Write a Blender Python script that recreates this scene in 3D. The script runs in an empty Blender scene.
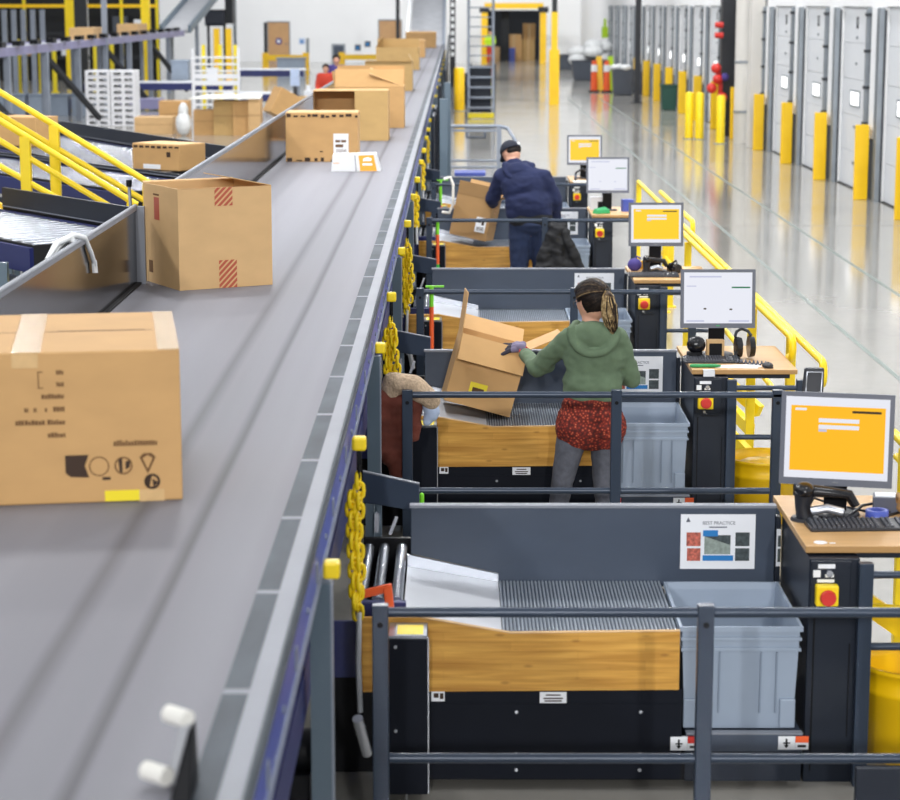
import bpy, bmesh, math, random
from mathutils import Vector, Matrix, Euler
random.seed(7)
PI = math.pi
scn = bpy.context.scene
COL = scn.collection
S = 4.35            # pitch of the sorting stations along the aisle (m)
ORD = ['first', 'second', 'third', 'fourth', 'fifth', 'sixth', 'seventh', 'eighth', 'ninth', 'tenth']
def SY(k): return S*k+(1.1 if k > 2 else 0)      # a wider bay before the fourth station

# ---------------------------------------------------------------- materials
def lin(h):
    h = h.lstrip('#')
    out = []
    for i in (0, 2, 4):
        c = int(h[i:i+2], 16)/255
        out.append(c/12.92 if c <= .04045 else ((c+.055)/1.055)**2.4)
    return tuple(out)+(1,)

def mat(name, hexc, rough=.5, metal=0, var=0, scale=(8, 8, 8), bump=0, emit=0, spec=.5, detail=3, coat=0):
    m = bpy.data.materials.new(name); m.use_nodes = True
    nt = m.node_tree; b = nt.nodes['Principled BSDF']
    c = lin(hexc)
    b.inputs['Base Color'].default_value = c
    b.inputs['Roughness'].default_value = rough
    b.inputs['Metallic'].default_value = metal
    b.inputs['Specular IOR Level'].default_value = spec
    if coat: b.inputs['Coat Weight'].default_value = coat
    if emit:
        b.inputs['Specular IOR Level'].default_value = .12; b.inputs['Base Color'].default_value = (.012, .012, .014, 1)      # an unlit screen is black; its colour is emitted
        b.inputs['Emission Color'].default_value = c
        b.inputs['Emission Strength'].default_value = emit
    if var or bump:
        tc = nt.nodes.new('ShaderNodeTexCoord'); mp = nt.nodes.new('ShaderNodeMapping')
        mp.inputs['Scale'].default_value = scale
        nz = nt.nodes.new('ShaderNodeTexNoise'); nz.inputs['Scale'].default_value = 1
        nz.inputs['Detail'].default_value = detail
        nt.links.new(tc.outputs['Object'], mp.inputs['Vector']); nt.links.new(mp.outputs['Vector'], nz.inputs['Vector'])
        if var:
            rp = nt.nodes.new('ShaderNodeValToRGB')
            rp.color_ramp.elements[0].position = .3; rp.color_ramp.elements[1].position = .7
            rp.color_ramp.elements[0].color = tuple(x*(1-var) for x in c[:3])+(1,)
            rp.color_ramp.elements[1].color = tuple(min(1, x*(1+var)) for x in c[:3])+(1,)
            nt.links.new(nz.outputs['Fac'], rp.inputs['Fac']); nt.links.new(rp.outputs['Color'], b.inputs['Base Color'])
        if bump:
            bp = nt.nodes.new('ShaderNodeBump'); bp.inputs['Strength'].default_value = bump; bp.inputs['Distance'].default_value = .01
            nt.links.new(nz.outputs['Fac'], bp.inputs['Height']); nt.links.new(bp.outputs['Normal'], b.inputs['Normal'])
    return m

M = {}
def dm(k, *a, **kw): M[k] = mat(k, *a, **kw)
dm('slate', '#3a4556', .42, 0, .10, (2, 2, 5))
dm('slate_dark', '#1a212d', .42, 0, .10, (2, 2, 4), spec=.3)
dm('navy_black', '#0c111c', .5, 0, .12, (2, 2, 4), spec=.15)
dm('black', '#08090e', .5, spec=.2)
dm('black_gloss', '#15161b', .25)
dm('rubber', '#1b1c20', .8)
dm('rail', '#2f3b4c', .32, .2, .06, (3, 3, 3))
dm('post_grey', '#5a6b78', .4, .15, .06, (3, 3, 3))
dm('blue', '#4556ad', .4, .05, .12, (2, 2, 2))
dm('navy', '#1d2660', .45, 0, .15, (2, 2, 2))
dm('alu', '#7f838c', .5, 0, .06, (3, 3, 3))
dm('steel', '#a3a7ae', .28, .9, .10, (3, 20, 3))
dm('steel_bed', '#aeb6c0', .3, .45, .10, (20, 3, 3))
dm('roller', '#b9bdc5', .26, .9, .05, (4, 4, 4))
dm('strip', '#4d545b', .6, 0, .3, (6, 2, 2), spec=.2)
dm('wall_steel', '#3a3c42', .13, .85, .2, (1.2, 2, 7), detail=5)
dm('yellow', '#fbd912', .4, 0, .05, (4, 4, 4))
dm('amber', '#ffcb0c', .4, 0, .05, (3, 3, 3))
dm('yellow_label', '#f0da1c', .5)
dm('orange', '#f0602a', .45)
dm('red', '#d2322a', .4)
dm('green', '#3cbb45', .4)
dm('lime', '#7fdc2c', .4)
dm('card', '#c69c66', .75, 0, .05, (5, 5, 9), .05)
dm('card_b', '#cda877', .75, 0, .05, (5, 5, 9), .05)
dm('card_c', '#bd9b64', .75, 0, .05, (5, 5, 9), .05)
dm('card_in', '#a98456', .8, 0, .05, (5, 5, 9))
dm('card_dark', '#5f4327', .85)
dm('tape', '#d3ae78', .25, 0, .06, (20, 3, 20), coat=.4)
dm('ink', '#3c2a1e', .8)
dm('ink_soft', '#6e4d2c', .8)
dm('white', '#eef0f2', .5)
dm('paper', '#eceef2', .55)
dm('plastic_white', '#e6e9ee', .4, 0, .04, (4, 4, 4))
dm('tote', '#94a1b2', .42, 0, .05, (4, 4, 4))
dm('tote_dark', '#7f8c9d', .45)
dm('bezel', '#575b68', .4)
dm('plastic_dark', '#22242b', .45)
dm('key', '#3a3d46', .5)
dm('cable', '#1a1b20', .5)
dm('desk', '#c9a06c', .45, 0, .09, (2, 24, 10), detail=4)
dm('desk_edge', '#b18853', .5, 0, .1, (2, 2, 40))
dm('photo_blue', '#1c79bd', .5)
dm('photo_dark', '#3c4648', .5, 0, .5, (60, 60, 60))
dm('photo_grey', '#8c9890', .5, 0, .3, (50, 50, 50))
dm('photo_red', '#b9604f', .5, 0, .5, (70, 70, 70))
dm('skin', '#d9a58b', .55, 0, .05, (20, 20, 20))
dm('hoodie', '#5f7259', .9, 0, .12, (16, 16, 16), .25)
dm('hoodie_navy', '#1c2549', .9, 0, .12, (10, 10, 10), .25)
dm('legging', '#54565f', .85, 0, .18, (30, 30, 30), .2)
dm('denim', '#1f2c4b', .85, 0, .22, (12, 12, 12), .2)
dm('jacket_black', '#0e0f13', .75, 0, .25, (9, 9, 9), .25)
dm('glove', '#77708a', .8)
dm('glove_dark', '#2d2a38', .75)
dm('sherpa', '#c3ab90', .95, 0, .2, (70, 70, 70), .9)
dm('rust', '#6b3428', .85, 0, .25, (12, 12, 12), .3)
dm('lightblue', '#b9c9e4', .8, 0, .1, (9, 9, 9), .2)
dm('cloth_white', '#e8e6df', .8, 0, .05, (9, 9, 9), .2)
dm('hair_dark', '#2a201d', .55, 0, .3, (90, 90, 12))
dm('hair_blond', '#a68d62', .55, 0, .4, (110, 110, 10))
dm('cap', '#151a2a', .8)
dm('bin_grey', '#4a505b', .55, 0, .06, (4, 4, 4))
dm('bin_green', '#17473c', .5, 0, .06, (4, 4, 4))
dm('bag', '#e4e6e6', .35, 0, .08, (9, 9, 9), .6)
dm('track', '#8d949b', .45, .4, .12, (3, 3, 3))
dm('track_dark', '#3a3e44', .6, .2)
dm('column_grey', '#d4d1cb', .6, 0, .03, (2, 2, 2))
dm('column_black', '#1d2026', .5)
dm('door_white', '#dfe2e6', .45, 0, .02, (1, 1, 3))
dm('door_tan', '#c59a6b', .55, 0, .05, (4, 4, 4))
dm('interior_dark', '#14171c', .7)
dm('white_slat', '#e9eaee', .5)
dm('grey_frame', '#8b93a0', .45, .2, .08, (3, 3, 3))
dm('purple_grey', '#8684a8', .45, .1, .12, (2, 2, 2))
dm('belt_grey', '#a9abb0', .6, 0, .08, (3, 3, 3))
dm('hivis', '#b8e024', .7)
dm('purple', '#4a3f86', .8)
dm('shirt_red', '#c8402c', .8)
dm('window_lit', '#ffffff', .4, emit=2.2)
dm('scr_white', '#eff1fb', .3, emit=.92)
dm('scr_yellow', '#ffbb00', .3, emit=1.0)
dm('scr_yellow2', '#ffcf00', .3, emit=1.0)
dm('scr_lilac', '#c9cce6', .3, emit=.9)
dm('scr_green', '#1e9e62', .3, emit=.5)
dm('scr_dark', '#6b5316', .3, emit=.3)
dm('led_green', '#a8ffb0', .3, emit=2)
dm('led_red', '#ff2a5a', .3, emit=1.2)
dm('parcel_white', '#d2d3d5', .55)
dm('parcel_orange', '#f0a020', .5)
dm('tape_red', '#b0533c', .45)
dm('plate', '#c6c9cf', .4, .2, .06, (3, 3, 3))
dm('mullion', '#a8acb2', .5)
dm('green_stuff', '#2f9a5b', .5)
dm('silver', '#c4c8d0', .25, .7)

def wood_mat():
    m = bpy.data.materials.new('bamboo'); m.use_nodes = True
    nt = m.node_tree; b = nt.nodes['Principled BSDF']; b.inputs['Roughness'].default_value = .38
    tc = nt.nodes.new('ShaderNodeTexCoord')
    mp = nt.nodes.new('ShaderNodeMapping'); mp.inputs['Scale'].default_value = (1.6, 1.6, 26)
    nz = nt.nodes.new('ShaderNodeTexNoise'); nz.inputs['Scale'].default_value = 1.6; nz.inputs['Detail'].default_value = 6; nz.inputs['Distortion'].default_value = .4
    rp = nt.nodes.new('ShaderNodeValToRGB')
    e = rp.color_ramp.elements
    e[0].position = .28; e[0].color = lin('#b57d28'); e[1].position = .72; e[1].color = lin('#e6b052')
    br = nt.nodes.new('ShaderNodeTexBrick')
    mp2 = nt.nodes.new('ShaderNodeMapping'); mp2.inputs['Rotation'].default_value = (PI/2, 0, 0)
    br.inputs['Scale'].default_value = 1; br.inputs['Brick Width'].default_value = .55; br.inputs['Row Height'].default_value = .04
    br.inputs['Mortar Size'].default_value = .0006
    br.inputs['Color1'].default_value = (1, 1, 1, 1); br.inputs['Color2'].default_value = (.86, .84, .8, 1); br.inputs['Mortar'].default_value = (.7, .65, .6, 1)
    mx = nt.nodes.new('ShaderNodeMixRGB'); mx.blend_type = 'MULTIPLY'; mx.inputs[0].default_value = .9
    L = nt.links.new
    L(tc.outputs['Object'], mp.inputs['Vector']); L(mp.outputs['Vector'], nz.inputs['Vector']); L(nz.outputs['Fac'], rp.inputs['Fac'])
    L(tc.outputs['Object'], mp2.inputs['Vector']); L(mp2.outputs['Vector'], br.inputs['Vector'])
    L(rp.outputs['Color'], mx.inputs[1]); L(br.outputs['Color'], mx.inputs[2])
    # small knots
    mp3 = nt.nodes.new('ShaderNodeMapping'); mp3.inputs['Scale'].default_value = (5, 5, 14)
    vo = nt.nodes.new('ShaderNodeTexVoronoi'); vo.inputs['Scale'].default_value = 1
    r3 = nt.nodes.new('ShaderNodeValToRGB'); r3.color_ramp.elements[0].position = .05; r3.color_ramp.elements[0].color = (.45, .35, .22, 1)
    r3.color_ramp.elements[1].position = .13; r3.color_ramp.elements[1].color = (1, 1, 1, 1)
    mx2 = nt.nodes.new('ShaderNodeMixRGB'); mx2.blend_type = 'MULTIPLY'; mx2.inputs[0].default_value = .6
    L(tc.outputs['Object'], mp3.inputs['Vector']); L(mp3.outputs['Vector'], vo.inputs['Vector']); L(vo.outputs['Distance'], r3.inputs['Fac'])
    L(mx.outputs['Color'], mx2.inputs[1]); L(r3.outputs['Color'], mx2.inputs[2])
    L(mx2.outputs['Color'], b.inputs['Base Color'])
    return m
M['bamboo'] = wood_mat()

def belt_mat():
    m = bpy.data.materials.new('belt_rubber'); m.use_nodes = True
    nt = m.node_tree; b = nt.nodes['Principled BSDF']; b.inputs['Roughness'].default_value = .55; b.inputs['Specular IOR Level'].default_value = .12
    L = nt.links.new
    tc = nt.nodes.new('ShaderNodeTexCoord'); sp = nt.nodes.new('ShaderNodeSeparateXYZ'); L(tc.outputs['Object'], sp.inputs[0])
    # worn tracks along the belt
    mr = nt.nodes.new('ShaderNodeMapRange'); mr.inputs[1].default_value = -.66; mr.inputs[2].default_value = .66
    L(sp.outputs['X'], mr.inputs[0])
    wob = nt.nodes.new('ShaderNodeTexNoise'); wob.inputs['Scale'].default_value = .35
    L(tc.outputs['Object'], wob.inputs['Vector'])
    ad = nt.nodes.new('ShaderNodeMath'); ad.operation = 'MULTIPLY_ADD'; ad.inputs[1].default_value = .012
    L(wob.outputs['Fac'], ad.inputs[0]); L(mr.outputs[0], ad.inputs[2])
    rp = nt.nodes.new('ShaderNodeValToRGB'); cr = rp.color_ramp
    base = lin('#84848b'); dk = lin('#6a696f'); lt = lin('#8b8b92')
    stops = [(0, lin('#7a7a81')), (.1, dk), (.2, base), (.45, lt), (.615, base), (.645, dk), (.685, base), (.775, base), (.805, lin('#616066')), (.822, base), (.95, lt), (1, base)]
    cr.elements[0].position = 0; cr.elements[0].color = stops[0][1]
    cr.elements[1].position = 1; cr.elements[1].color = stops[-1][1]
    for p_, c_ in stops[1:-1]:
        el = cr.elements.new(p_); el.color = c_
    L(ad.outputs[0], rp.inputs['Fac'])
    mp = nt.nodes.new('ShaderNodeMapping'); mp.inputs['Scale'].default_value = (9, .25, 1)
    nz = nt.nodes.new('ShaderNodeTexNoise'); nz.inputs['Scale'].default_value = 1; nz.inputs['Detail'].default_value = 5
    L(tc.outputs['Object'], mp.inputs['Vector']); L(mp.outputs['Vector'], nz.inputs['Vector'])
    r2 = nt.nodes.new('ShaderNodeValToRGB'); r2.color_ramp.elements[0].color = (.87, .87, .87, 1); r2.color_ramp.elements[1].color = (1, 1, 1, 1)
    L(nz.outputs['Fac'], r2.inputs['Fac'])
    mx = nt.nodes.new('ShaderNodeMixRGB'); mx.blend_type = 'MULTIPLY'; mx.inputs[0].default_value = 1
    L(rp.outputs['Color'], mx.inputs[1]); L(r2.outputs['Color'], mx.inputs[2]); L(mx.outputs['Color'], b.inputs['Base Color'])
    return m
M['belt'] = belt_mat()

def floor_mat():
    m = bpy.data.materials.new('polished_concrete'); m.use_nodes = True
    nt = m.node_tree; b = nt.nodes['Principled BSDF']; L = nt.links.new
    b.inputs['Specular IOR Level'].default_value = .5
    tc = nt.nodes.new('ShaderNodeTexCoord')
    n1 = nt.nodes.new('ShaderNodeTexNoise'); n1.inputs['Scale'].default_value = .35; n1.inputs['Detail'].default_value = 7; n1.inputs['Roughness'].default_value = .6
    L(tc.outputs['Object'], n1.inputs['Vector'])
    rp = nt.nodes.new('ShaderNodeValToRGB'); e = rp.color_ramp.elements
    e[0].position = .3; e[0].color = lin('#918e87'); e[1].position = .7; e[1].color = lin('#a6a39c')
    L(n1.outputs['Fac'], rp.inputs['Fac'])
    n2 = nt.nodes.new('ShaderNodeTexNoise'); n2.inputs['Scale'].default_value = 9; n2.inputs['Detail'].default_value = 6
    L(tc.outputs['Object'], n2.inputs['Vector'])
    r2 = nt.nodes.new('ShaderNodeValToRGB'); r2.color_ramp.elements[0].color = (.85, .85, .85, 1); r2.color_ramp.elements[1].color = (1, 1, 1, 1)
    L(n2.outputs['Fac'], r2.inputs['Fac'])
    mx = nt.nodes.new('ShaderNodeMixRGB'); mx.blend_type = 'MULTIPLY'; mx.inputs[0].default_value = 1
    L(rp.outputs['Color'], mx.inputs[1]); L(r2.outputs['Color'], mx.inputs[2]); L(mx.outputs['Color'], b.inputs['Base Color'])
    rr = nt.nodes.new('ShaderNodeMapRange'); rr.inputs[3].default_value = .06; rr.inputs[4].default_value = .17
    L(n1.outputs['Fac'], rr.inputs[0]); L(rr.outputs[0], b.inputs['Roughness'])
    return m
M['floor'] = floor_mat()

def squiggle_mat():
    m = bpy.data.materials.new('red_print'); m.use_nodes = True
    nt = m.node_tree; b = nt.nodes['Principled BSDF']; b.inputs['Roughness'].default_value = .85; L = nt.links.new
    tc = nt.nodes.new('ShaderNodeTexCoord')
    nz = nt.nodes.new('ShaderNodeTexNoise'); nz.inputs['Scale'].default_value = 30; nz.inputs['Detail'].default_value = 4
    wv = nt.nodes.new('ShaderNodeTexVoronoi'); wv.inputs['Scale'].default_value = 60; wv.feature = 'F1'
    L(tc.outputs['Object'], nz.inputs['Vector']); L(tc.outputs['Object'], wv.inputs['Vector'])
    rp = nt.nodes.new('ShaderNodeValToRGB'); e = rp.color_ramp.elements
    e[0].position = .0; e[0].color = lin('#c98a62'); e[1].position = .40; e[1].color = lin('#7d2317')
    el = e.new(.22); el.color = lin('#b04a30'); el = e.new(.75); el.color = lin('#4a1713')
    L(wv.outputs['Distance'], rp.inputs['Fac'])
    L(rp.outputs['Color'], b.inputs['Base Color'])
    return m
M['red_print'] = squiggle_mat()

def hair_mat(name, c0, c1, c2):
    m = bpy.data.materials.new(name); m.use_nodes = True
    nt = m.node_tree; b = nt.nodes['Principled BSDF']; b.inputs['Roughness'].default_value = .55; b.inputs['Specular IOR Level'].default_value = .2; L = nt.links.new
    tc = nt.nodes.new('ShaderNodeTexCoord'); nz = nt.nodes.new('ShaderNodeTexNoise'); nz.inputs['Scale'].default_value = 55; nz.inputs['Detail'].default_value = 2
    L(tc.outputs['Object'], nz.inputs['Vector']); rp = nt.nodes.new('ShaderNodeValToRGB'); e = rp.color_ramp.elements
    e[0].position = .35; e[0].color = lin(c0); e[1].position = .68; e[1].color = lin(c2); q = e.new(.52); q.color = lin(c1)
    L(nz.outputs['Fac'], rp.inputs['Fac']); L(rp.outputs['Color'], b.inputs['Base Color']); return m
M['strand_dark'] = hair_mat('strand_dark', '#110c0a', '#1d1512', '#30241c')
M['strand_mid'] = hair_mat('strand_mid', '#2c2019', '#463627', '#665238')
M['strand_blond'] = hair_mat('strand_blond', '#7a6444', '#a58c63', '#c2ab80')
M['hair_dark'] = hair_mat('hair_dark2', '#120d0b', '#1c1512', '#281e18')

# ---------------------------------------------------------------- mesh building
class MB:
    def __init__(s, *mats):
        s.v = []; s.f = []; s.fi = []; s.fs = []; s.mats = list(mats); s.ci = 0
    def use(s, k):
        if k not in s.mats: s.mats.append(k)
        s.ci = s.mats.index(k); return s
    def add(s, vs, fs, smooth=False):
        o = len(s.v); s.v += [tuple(v) for v in vs]
        for f in fs:
            s.f.append([o+i for i in f]); s.fi.append(s.ci); s.fs.append(smooth)
        return s
    def hexa(s, p):
        return s.add(p, [(0, 3, 2, 1), (4, 5, 6, 7), (0, 1, 5, 4), (1, 2, 6, 5), (2, 3, 7, 6), (3, 0, 4, 7)])
    def box(s, x0, x1, y0, y1, z0, z1):
        return s.hexa([(x0, y0, z0), (x1, y0, z0), (x1, y1, z0), (x0, y1, z0), (x0, y0, z1), (x1, y0, z1), (x1, y1, z1), (x0, y1, z1)])
    def obox(s, c, d, R=None):
        a, b, h = d[0]/2, d[1]/2, d[2]/2
        R = R or Matrix.Identity(3); c = Vector(c)
        return s.hexa([c+R@Vector(q) for q in [(-a, -b, -h), (a, -b, -h), (a, b, -h), (-a, b, -h), (-a, -b, h), (a, -b, h), (a, b, h), (-a, b, h)]])
    def bar(s, p0, p1, w, h, up=(0, 0, 1)):
        p0 = Vector(p0); p1 = Vector(p1); d = (p1-p0).normalized(); u = Vector(up)
        if abs(d.dot(u)) > .99: u = Vector((0, 1, 0))
        a = d.cross(u).normalized()*w/2; b = a.cross(d).normalized()*h/2
        return s.hexa([p0-a-b, p0+a-b, p1+a-b, p1-a-b, p0-a+b, p0+a+b, p1+a+b, p1-a+b])
    def cyl(s, p0, p1, r0, r1=None, n=14, cap=True):
        r1 = r0 if r1 is None else r1
        p0 = Vector(p0); p1 = Vector(p1); d = (p1-p0).normalized()
        a = d.orthogonal().normalized(); b = d.cross(a)
        vs = []
        for p, r in ((p0, r0), (p1, r1)):
            for i in range(n):
                t = 2*PI*i/n; vs.append(p+a*math.cos(t)*r+b*math.sin(t)*r)
        s.add(vs, [(i, (i+1) % n, n+(i+1) % n, n+i) for i in range(n)], True)
        if cap: s.add(vs, [tuple(range(n))[::-1], tuple(range(n, 2*n))])
        return s
    def tube(s, pts, r, n=8, closed=False):
        pts = [Vector(p) for p in pts]; N = len(pts); rings = []
        def tan(i):
            if closed: return (pts[(i+1) % N]-pts[i-1]).normalized()
            if i == 0: return (pts[1]-pts[0]).normalized()
            if i == N-1: return (pts[-1]-pts[-2]).normalized()
            return ((pts[i+1]-pts[i]).normalized()+(pts[i]-pts[i-1]).normalized()).normalized()
        a = tan(0).orthogonal().normalized()
        for i in range(N):
            t = tan(i); a = (a-t*a.dot(t)).normalized(); b = t.cross(a)
            rr = r[i] if isinstance(r, (list, tuple)) else r
            rings += [pts[i]+(a*math.cos(2*PI*j/n)+b*math.sin(2*PI*j/n))*rr for j in range(n)]
        fs = []
        for i in range(N if closed else N-1):
            k = (i+1) % N
            for j in range(n): fs.append((i*n+j, i*n+(j+1) % n, k*n+(j+1) % n, k*n+j))
        s.add(rings, fs, True)
        if not closed: s.add(rings, [tuple(range(n))[::-1], tuple(range((N-1)*n, N*n))])
        return s
    def prism(s, poly, axis, a, b):
        n = len(poly)
        def P(q, t):
            return {'x': (t, q[0], q[1]), 'y': (q[0], t, q[1]), 'z': (q[0], q[1], t)}[axis]
        vs = [P(q, a) for q in poly]+[P(q, b) for q in poly]
        return s.add(vs, [tuple(range(n)), tuple(range(n, 2*n))[::-1]]+[(i, n+i, n+(i+1) % n, (i+1) % n) for i in range(n)])
    def sphere(s, c, r, nu=16, nv=10, R=None):
        if not isinstance(r, (tuple, list)): r = (r, r, r)
        R = R or Matrix.Identity(3); c = Vector(c); vs = []
        for j in range(1, nv):
            ph = PI*j/nv
            for i in range(nu):
                t = 2*PI*i/nu
                vs.append(c+R@Vector((r[0]*math.sin(ph)*math.cos(t), r[1]*math.sin(ph)*math.sin(t), r[2]*math.cos(ph))))
        top = len(vs); vs.append(c+R@Vector((0, 0, r[2]))); vs.append(c-R@Vector((0, 0, r[2])))
        fs = []
        for j in range(nv-2):
            for i in range(nu): fs.append((j*nu+i, (j+1)*nu+i, (j+1)*nu+(i+1) % nu, j*nu+(i+1) % nu))
        for i in range(nu):
            fs.append((top, i, (i+1) % nu)); fs.append((top+1, (nv-2)*nu+(i+1) % nu, (nv-2)*nu+i))
        return s.add(vs, fs, True)
    def lathe(s, prof, c=(0, 0, 0), n=24, sq=None):
        vs = []
        for r, z in prof:
            for i in range(n):
                t = 2*PI*i/n; vs.append((c[0]+r*math.cos(t), c[1]+r*math.sin(t), c[2]+z))
        fs = [(k*n+i, k*n+(i+1) % n, (k+1)*n+(i+1) % n, (k+1)*n+i) for k in range(len(prof)-1) for i in range(n)]
        s.add(vs, fs, True)
        s.add(vs, [tuple(range(n))[::-1], tuple(range((len(prof)-1)*n, len(prof)*n))])
        return s
    def grid(s, fn, nu, nv, smooth=True):
        vs = [fn(i/nu, j/nv) for j in range(nv+1) for i in range(nu+1)]
        w = nu+1
        return s.add(vs, [(j*w+i, j*w+i+1, (j+1)*w+i+1, (j+1)*w+i) for j in range(nv) for i in range(nu)], smooth)
    def link(s, c, R, L, W, r):
        c = Vector(c); pts = []
        for i in range(12):
            t = 2*PI*i/12; x = math.cos(t)*W/2; z = math.sin(t)*W/2+(1 if math.sin(t) > 0 else -1)*(L-W)/2 if abs(math.sin(t)) > 1e-6 else 0
            pts.append(c+R@Vector((x, 0, z)))
        return s.tube(pts, r, 6, True)
    def build(s, name, parent=None, local=False, bevel=0, seg=2, solid=0, sub=0):
        vs = s.v; loc = (0, 0, 0)
        if parent is not None and not local:
            b = Vector((0, 0, 0)); q = parent
            while q: b += q.location; q = q.parent
            vs = [tuple(Vector(v)-b) for v in vs]
        elif parent is None:
            xs, ys, zs = zip(*vs)
            loc = ((min(xs)+max(xs))/2, (min(ys)+max(ys))/2, min(zs))
            vs = [(v[0]-loc[0], v[1]-loc[1], v[2]-loc[2]) for v in vs]
        me = bpy.data.meshes.new(name); me.from_pydata(vs, [], s.f); me.update()
        for k in s.mats: me.materials.append(M[k])
        me.polygons.foreach_set('material_index', s.fi); me.polygons.foreach_set('use_smooth', s.fs)
        o = bpy.data.objects.new(name, me); COL.objects.link(o); o.location = loc
        if parent is not None: o.parent = parent
        if solid:
            md = o.modifiers.new('thickness', 'SOLIDIFY'); md.thickness = solid; md.offset = 0
        if sub:
            md = o.modifiers.new('smooth', 'SUBSURF'); md.levels = sub; md.render_levels = sub
        if bevel:
            md = o.modifiers.new('edge', 'BEVEL'); md.width = bevel; md.segments = seg; md.limit_method = 'ANGLE'; md.angle_limit = math.radians(40)
        return o

def tag(o, label, cat, group=None, kind=None):
    o['label'] = label; o['category'] = cat
    if group: o['group'] = group
    if kind: o['kind'] = kind
    return o
def thing(name, label, cat, loc=(0, 0, 0), rz=0, group=None):
    o = bpy.data.objects.new(name, None); COL.objects.link(o); o.empty_display_size = .1
    o.location = loc; o.rotation_euler = (0, 0, rz)
    return tag(o, label, cat, group)
def struct(mb, name, **k):
    o = mb.build(name, **k); o['kind'] = 'structure'; return o
KIDS = {}
def copy_tree(o, parent=None):
    c = o.copy(); COL.objects.link(c)
    if parent is not None: c.parent = parent
    for ch in list(o.children): copy_tree(ch, c)
    return c
def dup(o, loc, label, rz=None):
    c = copy_tree(o); c.location = loc; c['label'] = label
    if rz is not None: c.rotation_euler = (0, 0, rz)
    return c
def rot(ax, deg): return Matrix.Rotation(math.radians(deg), 3, ax)
def relabel(o, d):
    for ch in o.children:
        k = ch.name.split('.')[0]
        if k in d: ch['label'] = d[k]

def text_mesh(body, size, matk, parent, loc, rotm, name='lettering', ext=.0006, local=False):
    cu = bpy.data.curves.new('txt', 'FONT'); cu.body = body; cu.size = size; cu.extrude = ext; cu.align_x = 'CENTER'; cu.align_y = 'CENTER'
    t = bpy.data.objects.new('txt', cu); COL.objects.link(t)
    dg = bpy.context.evaluated_depsgraph_get(); me = bpy.data.meshes.new_from_object(t.evaluated_get(dg))
    bpy.data.objects.remove(t); bpy.data.curves.remove(cu)
    mb = MB(matk); mb.add([Vector(loc)+rotm@v.co for v in me.vertices], [tuple(p.vertices) for p in me.polygons])
    bpy.data.meshes.remove(me)
    return mb.build(name, parent, local=local)

# ------------------------------------------------ soft bodies (one continuous surface)
def hull_caps(parts):
    """parts: list of (p0,r0,p1,r1) tapered limbs or (centre,(rx,ry,rz),rotation) ellipsoids -> list of closed shells"""
    vs = []; fs = []
    for q in parts:
        bm = bmesh.new()
        if len(q) == 4:
            p0, r0, p1, r1 = q
            for p, r in ((p0, r0), (p1, r1)):
                t = MB(); t.sphere(p, r, 14, 8)
                for v in t.v: bm.verts.new(v)
            res = bmesh.ops.convex_hull(bm, input=bm.verts)
            bad = list({g for g in res['geom_interior'] if isinstance(g, bmesh.types.BMVert)})
            if bad: bmesh.ops.delete(bm, geom=bad, context='VERTS')
        else:
            t = MB(); t.sphere(q[0], q[1], 20, 14, q[2] if len(q) > 2 else None)
            vv = [bm.verts.new(v) for v in t.v]
            for f in t.f: bm.faces.new([vv[i] for i in f])
        bmesh.ops.recalc_face_normals(bm, faces=bm.faces)
        bm.verts.index_update(); o = len(vs)
        vs += [tuple(v.co) for v in bm.verts]; fs += [tuple(o+v.index for v in f.verts) for f in bm.faces]
        bm.free()
    return vs, fs
def soft(name, parts, matk, parent, vox=.012, smooth=6, paint=None, mats=None, fold=0):
    vs, fs = hull_caps(parts)
    me = bpy.data.meshes.new('tmp'); me.from_pydata(vs, [], fs); me.update()
    t = bpy.data.objects.new('tmp', me); COL.objects.link(t)
    r = t.modifiers.new('r', 'REMESH'); r.mode = 'VOXEL'; r.voxel_size = vox
    sm = t.modifiers.new('s', 'SMOOTH'); sm.factor = .5; sm.iterations = smooth
    dg = bpy.context.evaluated_depsgraph_get(); ev = bpy.data.meshes.new_from_object(t.evaluated_get(dg))
    bpy.data.objects.remove(t); bpy.data.meshes.remove(me)
    b = Vector((0, 0, 0)); q = parent
    while q: b += q.location; q = q.parent
    if fold:
        from mathutils import noise
        for v in ev.vertices:
            n = noise.noise(Vector((v.co.x*9, v.co.y*9, v.co.z*16)))+.5*noise.noise(Vector((v.co.x*20+3, v.co.y*20, v.co.z*34)))
            v.co += v.normal*n*fold
    if paint:
        for p in ev.polygons: p.material_index = paint(p.center)
    for v in ev.vertices: v.co -= b
    ev.name = name
    for k in (mats or [matk]): ev.materials.append(M[k])
    for p in ev.polygons: p.use_smooth = True
    o = bpy.data.objects.new(name, ev); COL.objects.link(o); o.parent = parent
    return o
# ================================================================= THE SETTING
YB = 122.0            # far wall
f = MB('floor'); f.add([(-45, -3, 0), (11, -3, 0), (11, YB+8, 0), (-45, YB+8, 0)], [(0, 1, 2, 3)])
struct(f, 'floor')
g = MB('green_line')if False else None
dm('floor_line', '#74817c', .3)
for i, x in enumerate((3.85, 4.95)):
    t = MB('floor_line'); t.box(x-.025, x+.025, 6, 75, 0, .002); struct(t, 'trim_%d' % (i+1))
dm('joint', '#85827c', .6)
for i, y in enumerate((31.5, 44, 57, 72, 90)):
    t = MB('joint'); t.box(2.4, 6.9, y-.012, y+.012, 0, .0015); struct(t, 'trim_%d' % (i+3))
dm('wall', '#f4f5f6', .7, 0, .02, (.5, .5, .5))
wl = MB('wall')
WH = 9
wl.box(-45, -9.28-1.3, YB, YB+.3, 0, WH); wl.box(-10.58, -9.28, YB, YB+.3, 2.25, WH)
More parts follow.
